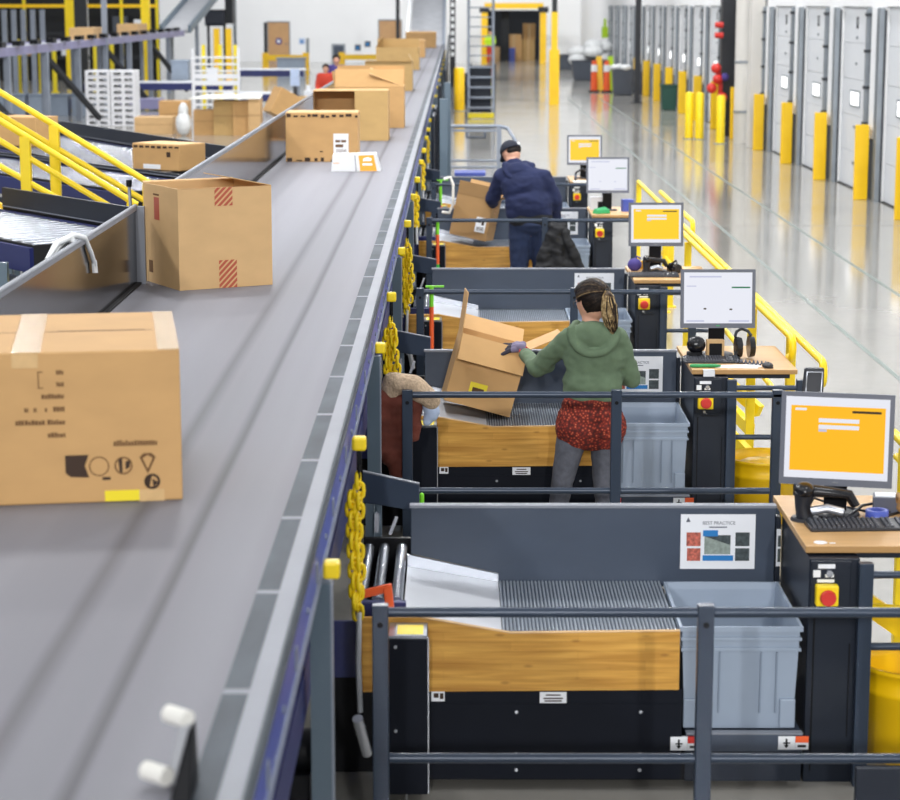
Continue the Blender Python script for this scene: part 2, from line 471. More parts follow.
wl.box(-9.28, -4.36, YB, YB+.3, 0, WH); wl.box(-4.36, -3.02, YB, YB+.3, 2.35, WH)
wl.box(-3.02, 1.5, YB, YB+.3, 0, WH); wl.box(1.5, 4.9, YB, YB+.3, 2.85, WH); wl.box(4.9, 11, YB, YB+.3, 0, WH)
struct(wl, 'wall_back')
# two tan doors in the far wall
for i, (x0, x1, h) in enumerate(((-10.58, -9.28, 2.25), (-4.36, -3.02, 2.35))):
    d = MB('door_tan'); d.box(x0+.06, x1-.06, YB+.05, YB+.1, 0.01, h-.06); o = struct(d, 'door_%d' % (i+1))
    fr = MB('track'); fr.box(x0, x0+.06, YB-.02, YB+.12, 0, h); fr.box(x1-.06, x1, YB-.02, YB+.12, 0, h); fr.box(x0+.06, x1-.06, YB-.02, YB+.12, h-.06, h)
    fr.build('door_frame', o)
    hd = MB('silver'); hd.cyl((x1-.16, YB+.05, 1.0), (x1-.16, YB-.04, 1.0), .03); hd.cyl((x1-.16, YB-.03, 1.0), (x1-.28, YB-.03, 1.0), .02); hd.build('door_handle', o)
    if i == 0:
        sg = MB('purple'); sg.cyl((-9.93, YB+.05, 1.15), (-9.93, YB+.035, 1.15), .19, n=24); so = sg.build('door_sign', o); so['label'] = 'round purple sign'
        s2 = MB('white'); s2.cyl((-9.93, YB+.034, 1.15), (-9.93, YB+.028, 1.15), .09, n=20); s2.build('sign_symbol', so)
t = MB('track_dark'); t.box(1.5, 4.9, YB+6, YB+6.1, 0, 3); struct(t, 'wall_beyond')  # dark colour stands in for the dimness of the room beyond
# opening to the next room, with its dark sliding panel
t = MB('interior_dark'); t.box(2.55, 3.0, YB+.9, YB+1.0, .02, 2.85); struct(t, 'door_3')
for i, (x, z) in enumerate(((-8.62, 1.15), (-6.55, .6))):
    pass
# dock wall on the right: piers, header, sectional doors, tracks
XD = 6.95
pier = [27.7+4.1*i for i in range(18)]
dw = MB('wall')
dw.box(XD, XD+.3, 3, YB, 3.16, WH)
for y in pier: dw.box(XD, XD+.3, y-.62, y+.62, 0, 3.16)
dw.box(XD, XD+.3, 3, pier[0]-4.1+.62, 0, 3.16); dw.box(XD, XD+.3, pier[-1]+.62, YB, 0, 3.16)
struct(dw, 'wall_right')
dn = 4
for i, y in enumerate([23.6]+pier[:-1]):
    y0 = y+.62; y1 = y+4.1-.62
    d = MB('door_white')
    for k in range(5): d.box(XD+.06, XD+.11, y0, y1, .02+k*.628, .02+(k+1)*.628-.008)
    o = struct(d, 'door_%d' % dn); dn += 1
    ym = y0+.55*(y1-y0)
    p = MB('window_lit'); p.box(XD+.05, XD+.058, ym-.4, ym+.4, 1.45, 1.68); p.build('window_pane', o)
    p = MB('track'); p.box(XD+.045, XD+.06, ym-.45, ym+.45, 1.42, 1.45); p.box(XD+.045, XD+.06, ym-.45, ym+.45, 1.68, 1.71); p.box(XD+.045, XD+.06, ym-.45, ym-.4, 1.45, 1.68); p.box(XD+.045, XD+.06, ym+.4, ym+.45, 1.45, 1.68); p.build('window_frame', o)
    p = MB('track')
    for z in (.42, 1.05, 2.15, 2.6): p.box(XD+.05, XD+.06, ym-.08, ym+.08, z, z+.045)
    p.build('latch', o)
    p = MB('plastic_dark'); p.box(XD+.052, XD+.06, ym-.09, ym+.09, 2.78, 2.84); p.box(XD+.052, XD+.06, ym-.09, ym-.05, 2.84, 2.94); p.box(XD+.052, XD+.06, ym+.05, ym+.09, 2.84, 2.94); p.box(XD+.052, XD+.06, ym-.09, ym+.09, 2.94, 2.98); p.build('door_number', o)
    p = MB('rubber'); p.box(XD+.02, XD+.1, y0, y1, 0, .02); p.build('door_seal', o)
# the vertical door tracks on every pier
for i, y in enumerate(pier):
    t = MB('track', 'track_dark')
    t.use('track_dark').box(XD-.015, XD+.005, y-.66, y+.62, 0.0, 3.1)  # dark backing sheet stands in for shadow behind the tracks
    t.use('track').box(XD-.1, XD-.02, y-.62, y-.52, 0, 3.14).box(XD-.1, XD-.02, y+.48, y+.58, 0, 3.14)
    t.box(XD-.07, XD-.02, y-.3, y-.22, 0, 3.14)
    t.use('white').box(XD-.06, XD-.018, y-.1, y+.28, 1.0, 3.14)
    t.use('track_dark')
    for z in (.6, 1.2, 1.8, 2.4, 3.0): t.box(XD-.12, XD-.02, y+.46, y+.6, z, z+.05)
    struct(t, 'trim_%d' % (i+20))

# ================================================================= SORTING STATIONS (five, receding)
def station_parts(t):
    # bamboo front board with its kinked top edge, and its short left return
    w = MB('bamboo'); w.prism([(-.39, .425), (.915, .436), (.915, .684), (.225, .675), (-.15, .742), (-.39, .742)], 'y', 8.45, 8.472)
    w.build('front_board', t, bevel=.002)
    e = MB('card_b'); e.prism([(-.15, .7425), (.225, .6755), (.915, .6845), (.915, .6875), (.224, .6785), (-.15, .7455)], 'y', 8.449, 8.473); o = e.build('board_edge', t); o['label'] = 'pale cut edge of the board'
    # stainless slide plate
    sl = MB('plate'); sl.hexa([(-.215, 8.474, .715), (.19, 8.474, .645), (.19, 9.30, .645), (-.215, 9.30, .715), (-.215, 8.474, .735), (.19, 8.474, .665), (.19, 9.30, .665), (-.215, 9.30, .735)])
    o = sl.build('slide_plate', t); o['label'] = 'bright sloping metal plate'
    fl = MB('silver'); fl.hexa([(-.215, 9.285, .736), (.19, 9.285, .666), (.19, 9.30, .666), (-.215, 9.30, .736), (-.215, 9.285, .79), (.19, 9.285, .70), (.19, 9.30, .70), (-.215, 9.30, .79)]); fl.build('slide_flange', t)
    # ribbed bed
    b = MB('steel_bed'); n = 46
    b.use('slate').box(.192, .912, 8.474, 9.30, .63, .66); b.use('steel_bed')
    for i in range(n):
        x = .198+i*(.708/(n-1)); b.cyl((x, 8.476, .663), (x, 9.295, .663), .0052, n=8)
    b.build('ribbed_bed', t)
    ri = MB('slate'); ri.box(.192, .912, 8.474, 8.50, .66, .674); ri.build('bed_lip', t)
    # back guard
    p = MB('slate'); p.prism([(-.20, .79), (.19, .70), (.19, .64), (1.42, .64), (1.42, 1.0), (-.20, 1.0)], 'y', 9.302, 9.33); p.build('back_panel', t, bevel=.003)
    l = MB('alu'); l.box(-.205, 1.425, 9.298, 9.352, 1.0, 1.011); o = l.build('panel_lip', t); o['label'] = 'bright metal lip along the top of the back panel'
    p = MB('slate_dark'); p.box(1.422, 1.443, 9.28, 9.33, .5, .965); p.build('side_panel', t)
    # dark base
    b = MB('navy_black'); b.box(-.13, .93, 8.46, 8.49, .05, .435); b.build('base_panel', t)
    b = MB('navy_black'); b.box(-.13, .93, 8.458, 8.46, .372, .376); b.build('panel_seam', t)
    b = MB('black'); b.box(-.2, 1.40, 8.5, 9.29, .03, .12); b.build('base_frame', t)
    b = MB('navy_black'); b.box(-.2, -.17, 8.5, 9.29, .12, .64); b.box(.9, .912, 8.5, 9.29, .12, .62); b.box(-.17, .93, 9.27, 9.3, .12, .63); b.build('cabinet_side', t)
    for x in (.25, .76):
        for z in (.34, .16, .09):
            q = MB('silver'); q.cyl((x, 8.461, z), (x, 8.452, z), .0075, n=10); q.build('bolt', t)
    # pedestal left of the tray
    b = MB('navy_black'); b.box(-.27, -.113, 8.25, 8.44, .06, .71); o = b.build('pedestal', t, bevel=.003)
    c = MB('steel'); c.box(-.268, -.115, 8.26, 8.448, .711, .722); c.build('pedestal_cap', t)
    for z in (.33, .68):
        q = MB('silver'); q.cyl((-.24, 8.252, z), (-.24, 8.244, z), .007, n=10); q.build('bolt', t)
    q = MB('yellow_label'); q.box(-.235, -.13, 8.28, 8.41, .7225, .7235); q.build('cap_label', t)['label'] = 'yellow label on the pedestal top'
    q = MB('silver'); q.box(-.112, -.107, 8.26, 8.28, .06, .71); q.build('pedestal_trim', t)
    # stickers
    s = MB('paper', 'ink'); s.box(.345, .455, 8.455, 8.4575, .378, .425); s.use('ink')
    for z, a in ((.412, .03), (.398, .04), (.387, .035)): s.box(.40-a, .40+a, 8.4545, 8.455, z-.003, z+.003)
    s.build('notice_label', t)['label'] = 'small white notice under the board'
    s = MB('paper', 'ink'); s.box(-.10, -.045, 8.455, 8.4575, .385, .43); s.use('ink').box(-.09, -.07, 8.4545, 8.455, .4, .42); s.box(-.065, -.05, 8.4545, 8.455, .395, .42); s.build('code_label', t)
    # shelf for the tote, with its warning stickers
    b = MB('slate'); b.box(.95, 1.43, 8.47, 9.26, .165, .24); b.build('tote_shelf', t, bevel=.003)
    b = MB('alu'); b.box(.95, 1.43, 8.46, 8.5, .2405, .247); b.build('shelf_lip', t)
    b = MB('slate_dark'); b.box(.95, 1.43, 8.49, 8.52, .03, .165); b.build('shelf_front', t)
    for x, k2 in ((.885, 'red'), (1.33, 'orange')):
        s = MB('paper', 'black', k2); s.box(x, x+.07, 8.455 if x < .9 else 8.466, 8.4695, .175, .232)
        y = 8.4545 if x < .9 else 8.4655
        s.use('black').box(x+.02, x+.05, y, y+.001, .2, .206); s.box(x+.03, x+.038, y, y+.001, .183, .222)
        s.add([(x+.022, y, .195), (x+.034, y, .182), (x+.046, y, .195)], [(0, 1, 2)])
        s.use(k2).box(x+.071, x+.125, 8.455 if x < .9 else 8.466, 8.4695, .205, .232); s.use('paper').box(x+.071, x+.125, 8.455 if x < .9 else 8.466, 8.4695, .175, .2045)
        s.use('black').box(x+.08, x+.115, y, y+.001, .185, .195)
        s.build('warning_sticker', t)
where = ['nearest the camera, with the bamboo front board in full view', 'behind the nearest one, where the woman in the green hoodie works', 'beyond the woman in the green hoodie, nobody at it',
         'at which the man in the navy hoodie stands', 'farthest away, beyond the man in the navy hoodie']
st0 = thing('sorting_station', 'dark sorting station '+where[0], 'work station', (.5, 8.85, 0), group='sorting stations along the belt')
station_parts(st0)
for k in range(1, 5): dup(st0, (.5, 8.85+SY(k), 0), 'dark sorting station '+where[k])

# control desk: cabinet with emergency stop under a wood-look top
def desk_parts(t):
    b = MB('slate_dark'); b.box(1.452, 1.66, 8.56, 9.32, .0, .962); c = b.build('cabinet', t, bevel=.004)
    b = MB('slate_dark'); b.box(1.458, 1.62, 8.545, 8.559, .74, .955); b.build('control_panel', t, bevel=.002)
    b = MB('black'); b.box(1.475, 1.482, 8.556, 8.559, .05, .72); b.box(1.5, 1.6, 8.556, 8.559, .722, .727); b.box(1.625, 1.63, 8.556, 8.559, .2, .6); b.build('panel_groove', t)
    b = MB('desk', 'desk_edge'); b.box(1.445, 2.09, 8.62, 9.555, .972, 1.0); b.use('desk_edge').box(1.445, 2.09, 8.616, 8.62, .972, 1.0); b.build('desk_top', t, bevel=.002)
    b = MB('slate_dark'); b.box(1.46, 2.05, 8.66, 8.7, .94, .972); b.build('support_bracket', t); b = MB('slate_dark'); b.box(1.46, 2.05, 9.22, 9.26, .94, .972); b.build('support_bracket', t)
    e = MB('yellow'); e.box(1.474, 1.566, 8.50, 8.545, .775, .862); e = e.build('emergency_stop', t, bevel=.006); e['label'] = 'yellow emergency stop box with red knob'
    q = MB('red'); q.cyl((1.52, 8.5, .815), (1.52, 8.485, .815), .018); q.lathe([(.001, 0), (.03, .0), (.033, .008), (.028, .02), (.001, .024)], (0, 0, 0)) if False else None
    q.cyl((1.52, 8.487, .815), (1.52, 8.47, .815), .034, .03, n=20); q.build('stop_knob', e)['label'] = 'red knob'
    for x, z, wd, h in ((1.50, .93, .07, .018), (1.482, .893, .03, .028), (1.535, .885, .03, .014), (1.50, .868+.0, .07, .0)):
        pass
    s = MB('paper'); s.box(1.485, 1.555, 8.5425, 8.545, .925, .943); s.box(1.466, 1.496, 8.5425, 8.545, .888, .918); s.box(1.515, 1.55, 8.5425, 8.545, .888, .9); s.box(1.483, 1.553, 8.5425, 8.545, .866, .879); s.build('panel_label', t)
    s = MB('silver'); s.cyl((1.532, 8.545, .905), (1.532, 8.53, .905), .014); s.build('selector_switch', t)
    s = MB('silver'); s.cyl((1.515, 8.545, .755), (1.515, 8.528, .755), .009); s.bar((1.515, 8.526, .758), (1.53, 8.526, .74), .006, .003); s.build('switch_key', t)
dlab = ['wood-topped control desk with keyboard and orange-screened monitor, nearest the camera', 'wood-topped control desk carrying the white-screened monitor and headphones', 'wood-topped control desk with yellow screen, beyond the tall yellow handrail',
        'wood-topped control desk behind the man, with green packet on it', 'farthest wood-topped control desk, right of the man\'s shoulder']
d0 = thing('control_desk', dlab[0], 'desk', (1.7, 9.0, 0), group='control desks along the aisle'); desk_parts(d0)
for k in range(1, 5): dup(d0, (1.7, 9.0+SY(k), 0), dlab[k])

# guard rail in front of every station
def rail_parts(t):
    for x in (-.27, .894, 1.79):
        b = MB('rail'); b.box(x-.029, x+.029, 7.40, 7.446, 0, 1.09); o = b.build('post', t, bevel=.003)
        c = MB('black'); c.cyl((x, 7.401, 1.02), (x, 7.397, 1.02), .011, n=10); c.build('bolt', o)
        p = MB('rail'); p.box(x-.05, x+.05, 7.38, 7.466, 0, .012); p.build('foot_plate', o)
    for x0, x1 in ((-.24, .864), (.924, 1.76)):
        for z, n in ((1.062, 'top_rail'), (.515, 'mid_rail')):
            b = MB('rail'); b.cyl((x0-.0, 7.42, z), (x1, 7.42, z), .0185, n=16, cap=False); b.build(n, t)
rl = ['dark steel guard rail in the foreground, lowest in the picture', 'dark steel guard rail behind which the woman in green stands', 'dark steel guard rail at the height of the woman\'s head, by the empty station',
      'dark steel guard rail in front of the man, black jacket hanging on it', 'farthest dark steel guard rail, beyond the man']
r0 = thing('guard_rail', rl[0], 'railing', (.6, 7.42, 0), group='guard rails before the stations'); rail_parts(r0)
for k in range(1, 5): dup(r0, (.6, 7.42+SY(k), 0), rl[k])
kp = MB('slate_dark'); kp.box(1.44, 1.75, 7.36, 7.395, .1, .5); kp = kp.build('kick_panel', bevel=.003); tag(kp, 'dark steel kick panel at the lower right corner, under the foreground rail', 'panel')

# short side barrier beside each cabinet
def side_parts(t):
    b = MB('rail'); b.box(1.648, 1.706, 8.50, 8.545, 0, .955); b.build('post', t, bevel=.003)
    b = MB('rail'); b.box(2.07, 2.11, 8.50, 8.545, 0, .955); b.build('post', t, bevel=.003)
    for z in (.905, .6):
        b = MB('rail'); b.cyl((1.706, 8.522, z), (2.075, 8.522, z), .016, n=12, cap=False); b.build('bar', t)
sl_ = ['short dark side barrier right of the nearest cabinet', 'short dark side barrier right of the cabinet with the white screen above', 'short dark side barrier beside the third cabinet', 'short dark side barrier beside the fourth cabinet']
s0 = thing('side_barrier', sl_[0], 'railing', (1.9, 8.52, 0), group='short side barriers beside the cabinets'); side_parts(s0)
for k in range(1, 3): dup(s0, (1.9, 8.52+SY(k), 0), sl_[k])

# grey totes
def tote_parts(t):
    x0, x1, y0, y1, z0, z1 = .918, 1.425, 8.495, 9.20, .248, .69
    b = MB('tote'); ins = .018
    def ring(x0, x1, y0, y1, z): return [(x0, y0, z), (x1, y0, z), (x1, y1, z), (x0, y1, z)]
    def shell(lv, inward=False):
        vs = [v for r in lv for v in r]; fs = []
        for k in range(len(lv)-1):
            for i in range(4): fs.append((k*4+i, k*4+(i+1) % 4, k*4+4+(i+1) % 4, k*4+4+i))
        b.add(vs, fs)
    A = lambda d, z: ring(x0+d, x1-d, y0+d, y1-d, z)
    shell([A(.03, z0), A(.012, z1-.02), A(.0, z1-.02), A(0, z1), A(.012, z1), A(.016, z1-.03), A(.036, z0+.02)])
    b.add(A(.03, z0), [(0, 3, 2, 1)]); b.add(A(.036, z0+.02), [(0, 1, 2, 3)])
    b.build('tub', t)
    r = MB('tote')
    for z in (z1-.06, z1-.105):
        d = .008+.02*(z1-z)/(z1-z0); r.box(x0+d-.006, x1-d+.006, y0+d-.006, y0+d+.004, z, z+.014); r.box(x0+d-.006, x0+d+.004, y0, y1-d, z, z+.014); r.box(x1-d-.004, x1-d+.006, y0, y1-d, z, z+.014)
    r.build('rim_ridge', t, bevel=.002)
    r = MB('tote_dark')
    for x in (.10, .165, .335, .40): r.hexa([(x0+x, y0+.012, z0+.07), (x0+x+.006, y0+.012, z0+.07), (x0+x+.006, y0+.04, z0+.07), (x0+x, y0+.04, z0+.07), (x0+x, y0+.003, z1-.11), (x0+x+.006, y0+.003, z1-.11), (x0+x+.006, y0+.03, z1-.11), (x0+x, y0+.03, z1-.11)])
    r.build('wall_rib', t)
    for x in (x0+.022, x1-.087): MB('tote').box(x, x+.065, y0+.012, y0+.04, z0+.005, z0+.13).build('corner_foot', t, bevel=.006)
tl = ['grey plastic tote on the nearest station\'s shelf', 'grey plastic tote behind the woman in green, beside her legs', 'grey plastic tote behind the woman\'s head, at the empty station', 'grey plastic tote partly hidden by the black jacket', 'grey plastic tote at the farthest station']
t0 = thing('tote', tl[0], 'plastic bin', (1.18, 8.86, .248), group='grey totes on the station shelves'); tote_parts(t0)
for k in range(1, 5): dup(t0, (1.18, 8.86+SY(k), .248), tl[k])

# instruction posters on the back panels
def poster(x0, x1, z0, z1, y, label, full=True, group='instruction sheets on the back panels'):
    t = thing('poster', label, 'sheet of paper', ((x0+x1)/2, y-.001, z0), group=group)
    b = MB('paper'); b.box(x0, x1, y-.002, y-.0005, z0, z1); b.build('sheet', t)
    W = x1-x0; Hh = z1-z0
    P = lambda k, u0, u1, v0, v1, n, d=.0035: MB(k).box(x0+u0*W, x0+u1*W, y-d, y-.002, z0+v0*Hh, z0+v1*Hh).build(n, t)
    P('photo_red', .08, .27, .42, .67, 'picture'); P('photo_red', .09, .27, .15, .38, 'picture')
    q = MB('photo_grey'); q.add([(x0+.32*W, y-.003, z0+.27*Hh), (x0+.67*W, y-.003, z0+.27*Hh), (x0+.67*W, y-.003, z0+.44*Hh), (x0+.32*W, y-.003, z0+.6*Hh)], [(0, 1, 2, 3)])
    q.use('photo_dark').add([(x0+.32*W, y-.003, z0+.6*Hh), (x0+.67*W, y-.003, z0+.44*Hh), (x0+.67*W, y-.003, z0+.62*Hh), (x0+.32*W, y-.003, z0+.62*Hh)], [(0, 1, 2, 3)]); q.build('picture', t)
    P('photo_blue', .30, .50, .60, .71, 'blue_banner', .0045); P('photo_blue', .30, .71, .15, .25, 'blue_banner')
    P('photo_dark', .735, .925, .42, .67, 'picture'); P('photo_dark', .735, .925, .15, .38, 'picture')
    q = MB('bezel'); q.add([(x0+.07*W, y-.003, z0+.86*Hh), (x0+.13*W, y-.003, z0+.86*Hh), (x0+.1*W, y-.003, z0+.95*Hh)], [(0, 1, 2)]); q.build('emblem', t)
    if full:
        text_mesh('BEST PRACTICE', .021, 'bezel', t, (x0+.51*W, y-.003, z0+.84*Hh), rot('X', 90), 'title')
    P('bezel', .38, .62, .755, .775, 'subtitle', .003)
    return t
pl = ['white instruction sheet with pictures on the nearest back panel', 'white instruction sheet on the panel right of the woman\'s hip', 'white instruction sheet behind the woman\'s head', 'white instruction sheet right of the man, above the black jacket']
for k in range(4): poster(1.0, 1.332, .722, .972, 9.30+SY(k), pl[k])
t = thing('poster', 'white instruction sheet half hidden by the nearest desk', 'sheet of paper', (1.437, 9.279, .74), group='instruction sheets on the back panels')
q = MB('paper'); q.box(1.424, 1.443, 9.277, 9.2795, .74, .91); q.build('sheet', t); q = MB('photo_dark'); q.box(1.43, 1.443, 9.2755, 9.277, .76, .82); q.build('picture', t); q = MB('photo_dark'); q.box(1.43, 1.443, 9.2755, 9.277, .83, .88); q.build('picture', t)

# roller chutes between the belt and each tray
def chute_parts(t):
    for i, x in enumerate((-.395, -.325, -.245)):
        r = MB('roller'); r.cyl((x, 8.62, .76), (x, 9.52, .76), .024, n=18); o = r.build('roller', t)
        q = MB('silver'); q.cyl((x, 9.52, .76), (x, 9.545, .76), .01, n=8); q.cyl((x, 8.6, .76), (x, 8.62, .76), .01, n=8); q.build('axle', o)
    b = MB('navy'); b.box(-.42, -.205, 8.56, 8.6, .50, .775); b.build('side_frame', t, bevel=.003)
    b = MB('black'); b.box(-.42, -.205, 9.545, 9.575, .5, .80); b.build('side_frame', t, bevel=.003)
    b = MB('black'); b.box(-.42, -.205, 8.6, 9.545, .56, .6); b.build('tray', t)
    b = MB('navy'); b.box(-.60, -.205, 8.54, 8.559, .46, .70); b.build('side_panel', t)
    b = MB('black'); b.box(-.60, -.21, 8.62, 8.64, .02, .47); b.build('front_skirt', t)
    for y in (8.7, 9.4):
        b = MB('black'); b.box(-.345, -.305, y, y+.04, 0, .56); b.build('leg', t)
    # dark guide plate
    b = MB('slate'); b.hexa([(-.425, 9.60, .955), (-.165, 9.52, .93), (-.165, 9.545, .93), (-.425, 9.625, .955), (-.425, 9.60, 1.095), (-.165, 9.52, 1.055), (-.165, 9.545, 1.055), (-.425, 9.625, 1.095)])
    g_ = b.build('guide_plate', t, bevel=.003)
    b = MB('alu'); b.hexa([(-.425, 9.598, 1.096), (-.165, 9.518, 1.056), (-.165, 9.547, 1.056), (-.425, 9.627, 1.096), (-.425, 9.598, 1.101), (-.165, 9.518, 1.061), (-.165, 9.547, 1.061), (-.425, 9.627, 1.101)]); b.build('plate_edge', g_)
    b = MB('post_grey'); b.box(-.415, -.375, 9.63, 9.66, .5, 1.08); b.box(-.36, -.34, 9.6, 9.64, .8, 1.0); b.build('plate_bracket', t)
    b = MB('silver'); b.bar((-.36, 9.54, .83), (-.36, 9.54, .92), .02, .02); b.bar((-.30, 9.54, .82), (-.27, 9.54, .9), .015, .015); b.build('clip', t)
cl = ['short roller chute feeding the nearest station, with orange strap', 'short roller chute feeding the woman\'s station, with dark guide plate', 'short roller chute feeding the empty station', 'short roller chute feeding the man\'s station', 'short roller chute feeding the farthest station']
c0 = thing('roller_chute', cl[0], 'conveyor', (-.31, 9.1, 0), group='short roller chutes beside the belt'); chute_parts(c0)
for k in range(1, 5): dup(c0, (-.31, 9.1+SY(k), 0), cl[k])

# orange bent strap at the nearest chute
t = MB('orange'); t.hexa([(-.41, 8.50, .80), (-.27, 8.50, .835), (-.27, 8.52, .835), (-.41, 8.52, .80), (-.41, 8.50, .835), (-.265, 8.50, .87), (-.265, 8.52, .87), (-.41, 8.52, .835)])
t.hexa([(-.27, 8.49, .60), (-.235, 8.49, .60), (-.235, 8.52, .60), (-.27, 8.52, .60), (-.295, 8.49, .85), (-.262, 8.49, .87), (-.262, 8.52, .87), (-.295, 8.52, .85)])
tag(t.build('orange_strap', bevel=.003), 'bent orange strap at the nearest roller chute', 'strap')

# red and green striped poles at the rail ends
def pole(y, z0, z1, label, segs):
    t = thing('striped_pole', label, 'pole', (-.185, y, 0), group='red and green poles beside the rails')
    p = MB('black'); p.cyl((-.185, y, 0), (-.185, y, z0), .012); p.build('foot', t)
    for k, (a, b) in segs:
        q = MB(k); q.cyl((-.185, y, a), (-.185, y, b), .017 if k != 'red' else .02, n=10); q.build('band', t)
    q = MB('lime'); q.box(-.23, -.09, y-.015, y+.015, z1, z1+.012); q.build('top_clip', t)
pole(16.25, .55, 1.08, 'red pole with green top left of the empty station\'s chute, below the belt chains', [('orange', (.55, .93)), ('lime', (.93, 1.08))])
pole(21.75, .38, 1.04, 'red pole with green bands beside the carton the man handles', [('orange', (.38, .5)), ('green', (.5, .6)), ('orange', (.6, .9)), ('lime', (.9, 1.04))])
pole(26.05, .55, 1.1, 'farthest red pole with lime top, beside the far chute', [('orange', (.55, .8)), ('lime', (.8, 1.1))])
q = MB('lime'); q.cyl((-.19, 11.72, .35), (-.19, 11.72, .50), .014, n=10); q.sphere((-.19, 11.72, .50), .014); tag(q.build('marker_stub'), 'short lime green stub standing behind the nearest back panel', 'stub')
# ================================================================= MAIN BELT CONVEYOR
BC = thing('belt_conveyor', 'long grey belt conveyor carrying the cartons away from the camera', 'conveyor', (-1.19, 40, 0))
Y0, Y1, Y2 = 2.6, 86.0, 96.0
b = MB('belt')
b.hexa([(-1.83, Y0, 1.57), (-.55, Y0, 1.57), (-.55, Y1, 1.57), (-1.83, Y1, 1.57), (-1.83, Y0, 1.6), (-.55, Y0, 1.6), (-.55, Y1, 1.6), (-1.83, Y1, 1.6)])
belt = b.build('belt', BC)
b = MB('belt_grey'); b.hexa([(-1.83, Y1, 1.57), (-.55, Y1, 1.57), (-.55, Y2, 3.97), (-1.83, Y2, 3.97), (-1.83, Y1, 1.6), (-.55, Y1, 1.6), (-.55, Y2, 4.0), (-1.83, Y2, 4.0)]); b.build('incline_belt', BC)
b = MB('black'); b.box(-.98, -.95, 3, 40, 0, 1.43); b.build('dark_backing', BC)  # added black sheet, stands in for the darkness under the belt
b = MB('strip', 'alu'); b.box(-.548, -.482, Y0, Y1, 1.585, 1.606); b.use('alu')
y = 3.1
while y < Y1: b.box(-.547, -.483, y, y+.035, 1.606, 1.6075); y += .87
b.build('edge_strip', BC)['label'] = 'dark grey slider strip with pale joints'
b = MB('alu'); b.box(-.482, -.432, Y0, Y1, 1.58, 1.622); b.build('top_rail', BC)['label'] = 'bright aluminium rail along the right edge'
b = MB('strip'); b.box(-.432, -.424, Y0, Y1, 1.60, 1.618); b.box(-.428, -.418, Y0, Y1, 1.583, 1.60); b.build('trim_strip', BC)
b = MB('blue'); b.box(-.45, -.424, Y0, Y1, 1.44, 1.60); b.build('side_frame', BC)['label'] = 'blue side channel'
b = MB('grey_frame'); b.box(-.424, -.414, Y0, Y1, 1.44, 1.452); y = 3.3
while y < 40: b.cyl((-.424, y, 1.5), (-.417, y, 1.5), .011, n=8); b.box(-.424, -.418, y+.4, y+.44, 1.47, 1.53); y += .87
b.build('side_flange', BC)
b = MB('grey_frame'); b.box(-1.87, -1.84, Y0, Y1, 1.42, 1.6); b.build('side_frame', BC)
b = MB('grey_frame'); b.hexa([(-.55, Y1, 1.5), (-.42, Y1, 1.5), (-.42, Y2, 3.9), (-.55, Y2, 3.9), (-.55, Y1, 1.66), (-.42, Y1, 1.66), (-.42, Y2, 4.06), (-.55, Y2, 4.06)])
b.use('white').hexa([(-1.95, Y1-2, 1.6), (-1.84, Y1-2, 1.6), (-1.84, Y2, 3.95), (-1.95, Y2, 3.95), (-1.95, Y1-2, 1.95), (-1.84, Y1-2, 1.95), (-1.84, Y2, 4.6), (-1.95, Y2, 4.6)])
b.build('incline_frame', BC)
# stainless guard walls on the left edge
for y0, y1, n in ((2.7, 12.42, 'guard_wall'), (13.0, 37.0, 'guard_wall')):
    b = MB('wall_steel'); b.box(-1.858, -1.85, y0, y1, 1.6, 2.045); w_ = b.build(n, BC); w_['label'] = 'reflective stainless guard wall'
    b = MB('alu'); b.tube([(-1.855, y0, 2.05), (-1.855, y1, 2.05)], .014, 8); b.box(-1.872, -1.84, y0, y1, 2.03, 2.046); b.build('wall_cap', w_)
    if y0 < 5:
        b = MB('alu'); b.box(-1.862, -1.80, 12.40, 12.44, 1.6, 2.05); b.build('end_plate', w_)
    b = MB('rubber'); b.box(-1.85, -1.825, y0, y1, 1.6, 1.612); b.build('skirt_seal', w_)
# legs with yellow caps
for k in range(18):
    y = 6.45+2.03*k if False else 6.45+S*k
    if y > Y1-4: break
    p = MB('post_grey'); p.box(-.452, -.388, y-.03, y+.03, 0, 1.439); p.use('grey_frame').box(-.388, -.382, y-.03, y+.03, 0, 1.439); o = p.build('leg', BC)
    c = MB('yellow'); c.box(-.41, -.358, y-.035, y+.03, 1.455, 1.507); c.build('leg_cap', o, bevel=.008)['label'] = 'yellow end cap'
    p = MB('post_grey'); p.box(-1.86, -1.80, y-.03, y+.03, 0, 1.42); p.build('leg', BC)
b = MB('navy'); b.box(-.62, -.47, Y0, 30, 1.0, 1.16); b.box(-1.75, -.62, Y0, Y1, 1.44, 1.5); b.build('return_cover', BC)
# motor with its little lamps, low under the belt near the camera
mt = MB('black'); mt.cyl((-.60, 6.7, .80), (-.46, 6.7, .80), .075, n=18); mt.box(-.6, -.47, 6.6, 6.8, .62, .75); mt = mt.build('drive_motor', BC)
q = MB('led_green'); q.sphere((-.455, 6.66, .82), .008); q.build('status_lamp', mt)['label'] = 'green lit lamp'
q = MB('led_red'); q.sphere((-.452, 6.68, .875), .013); q.build('status_lamp', mt)['label'] = 'pink-red lit lamp'
q = MB('navy'); q.box(-.64, -.44, 6.5, 6.95, .38, .6); q.build('motor_base', mt)
q = MB('grey_frame'); q.box(-.64, -.36, 6.5, 6.95, .3, .37); q.build('cross_member', BC)
for y in (7.55, 11.9, 16.2):
    q = MB('silver'); q.cyl((-.36, y, .62), (-.33, y+.1, .45), .02); q.build('pipe_end', BC)

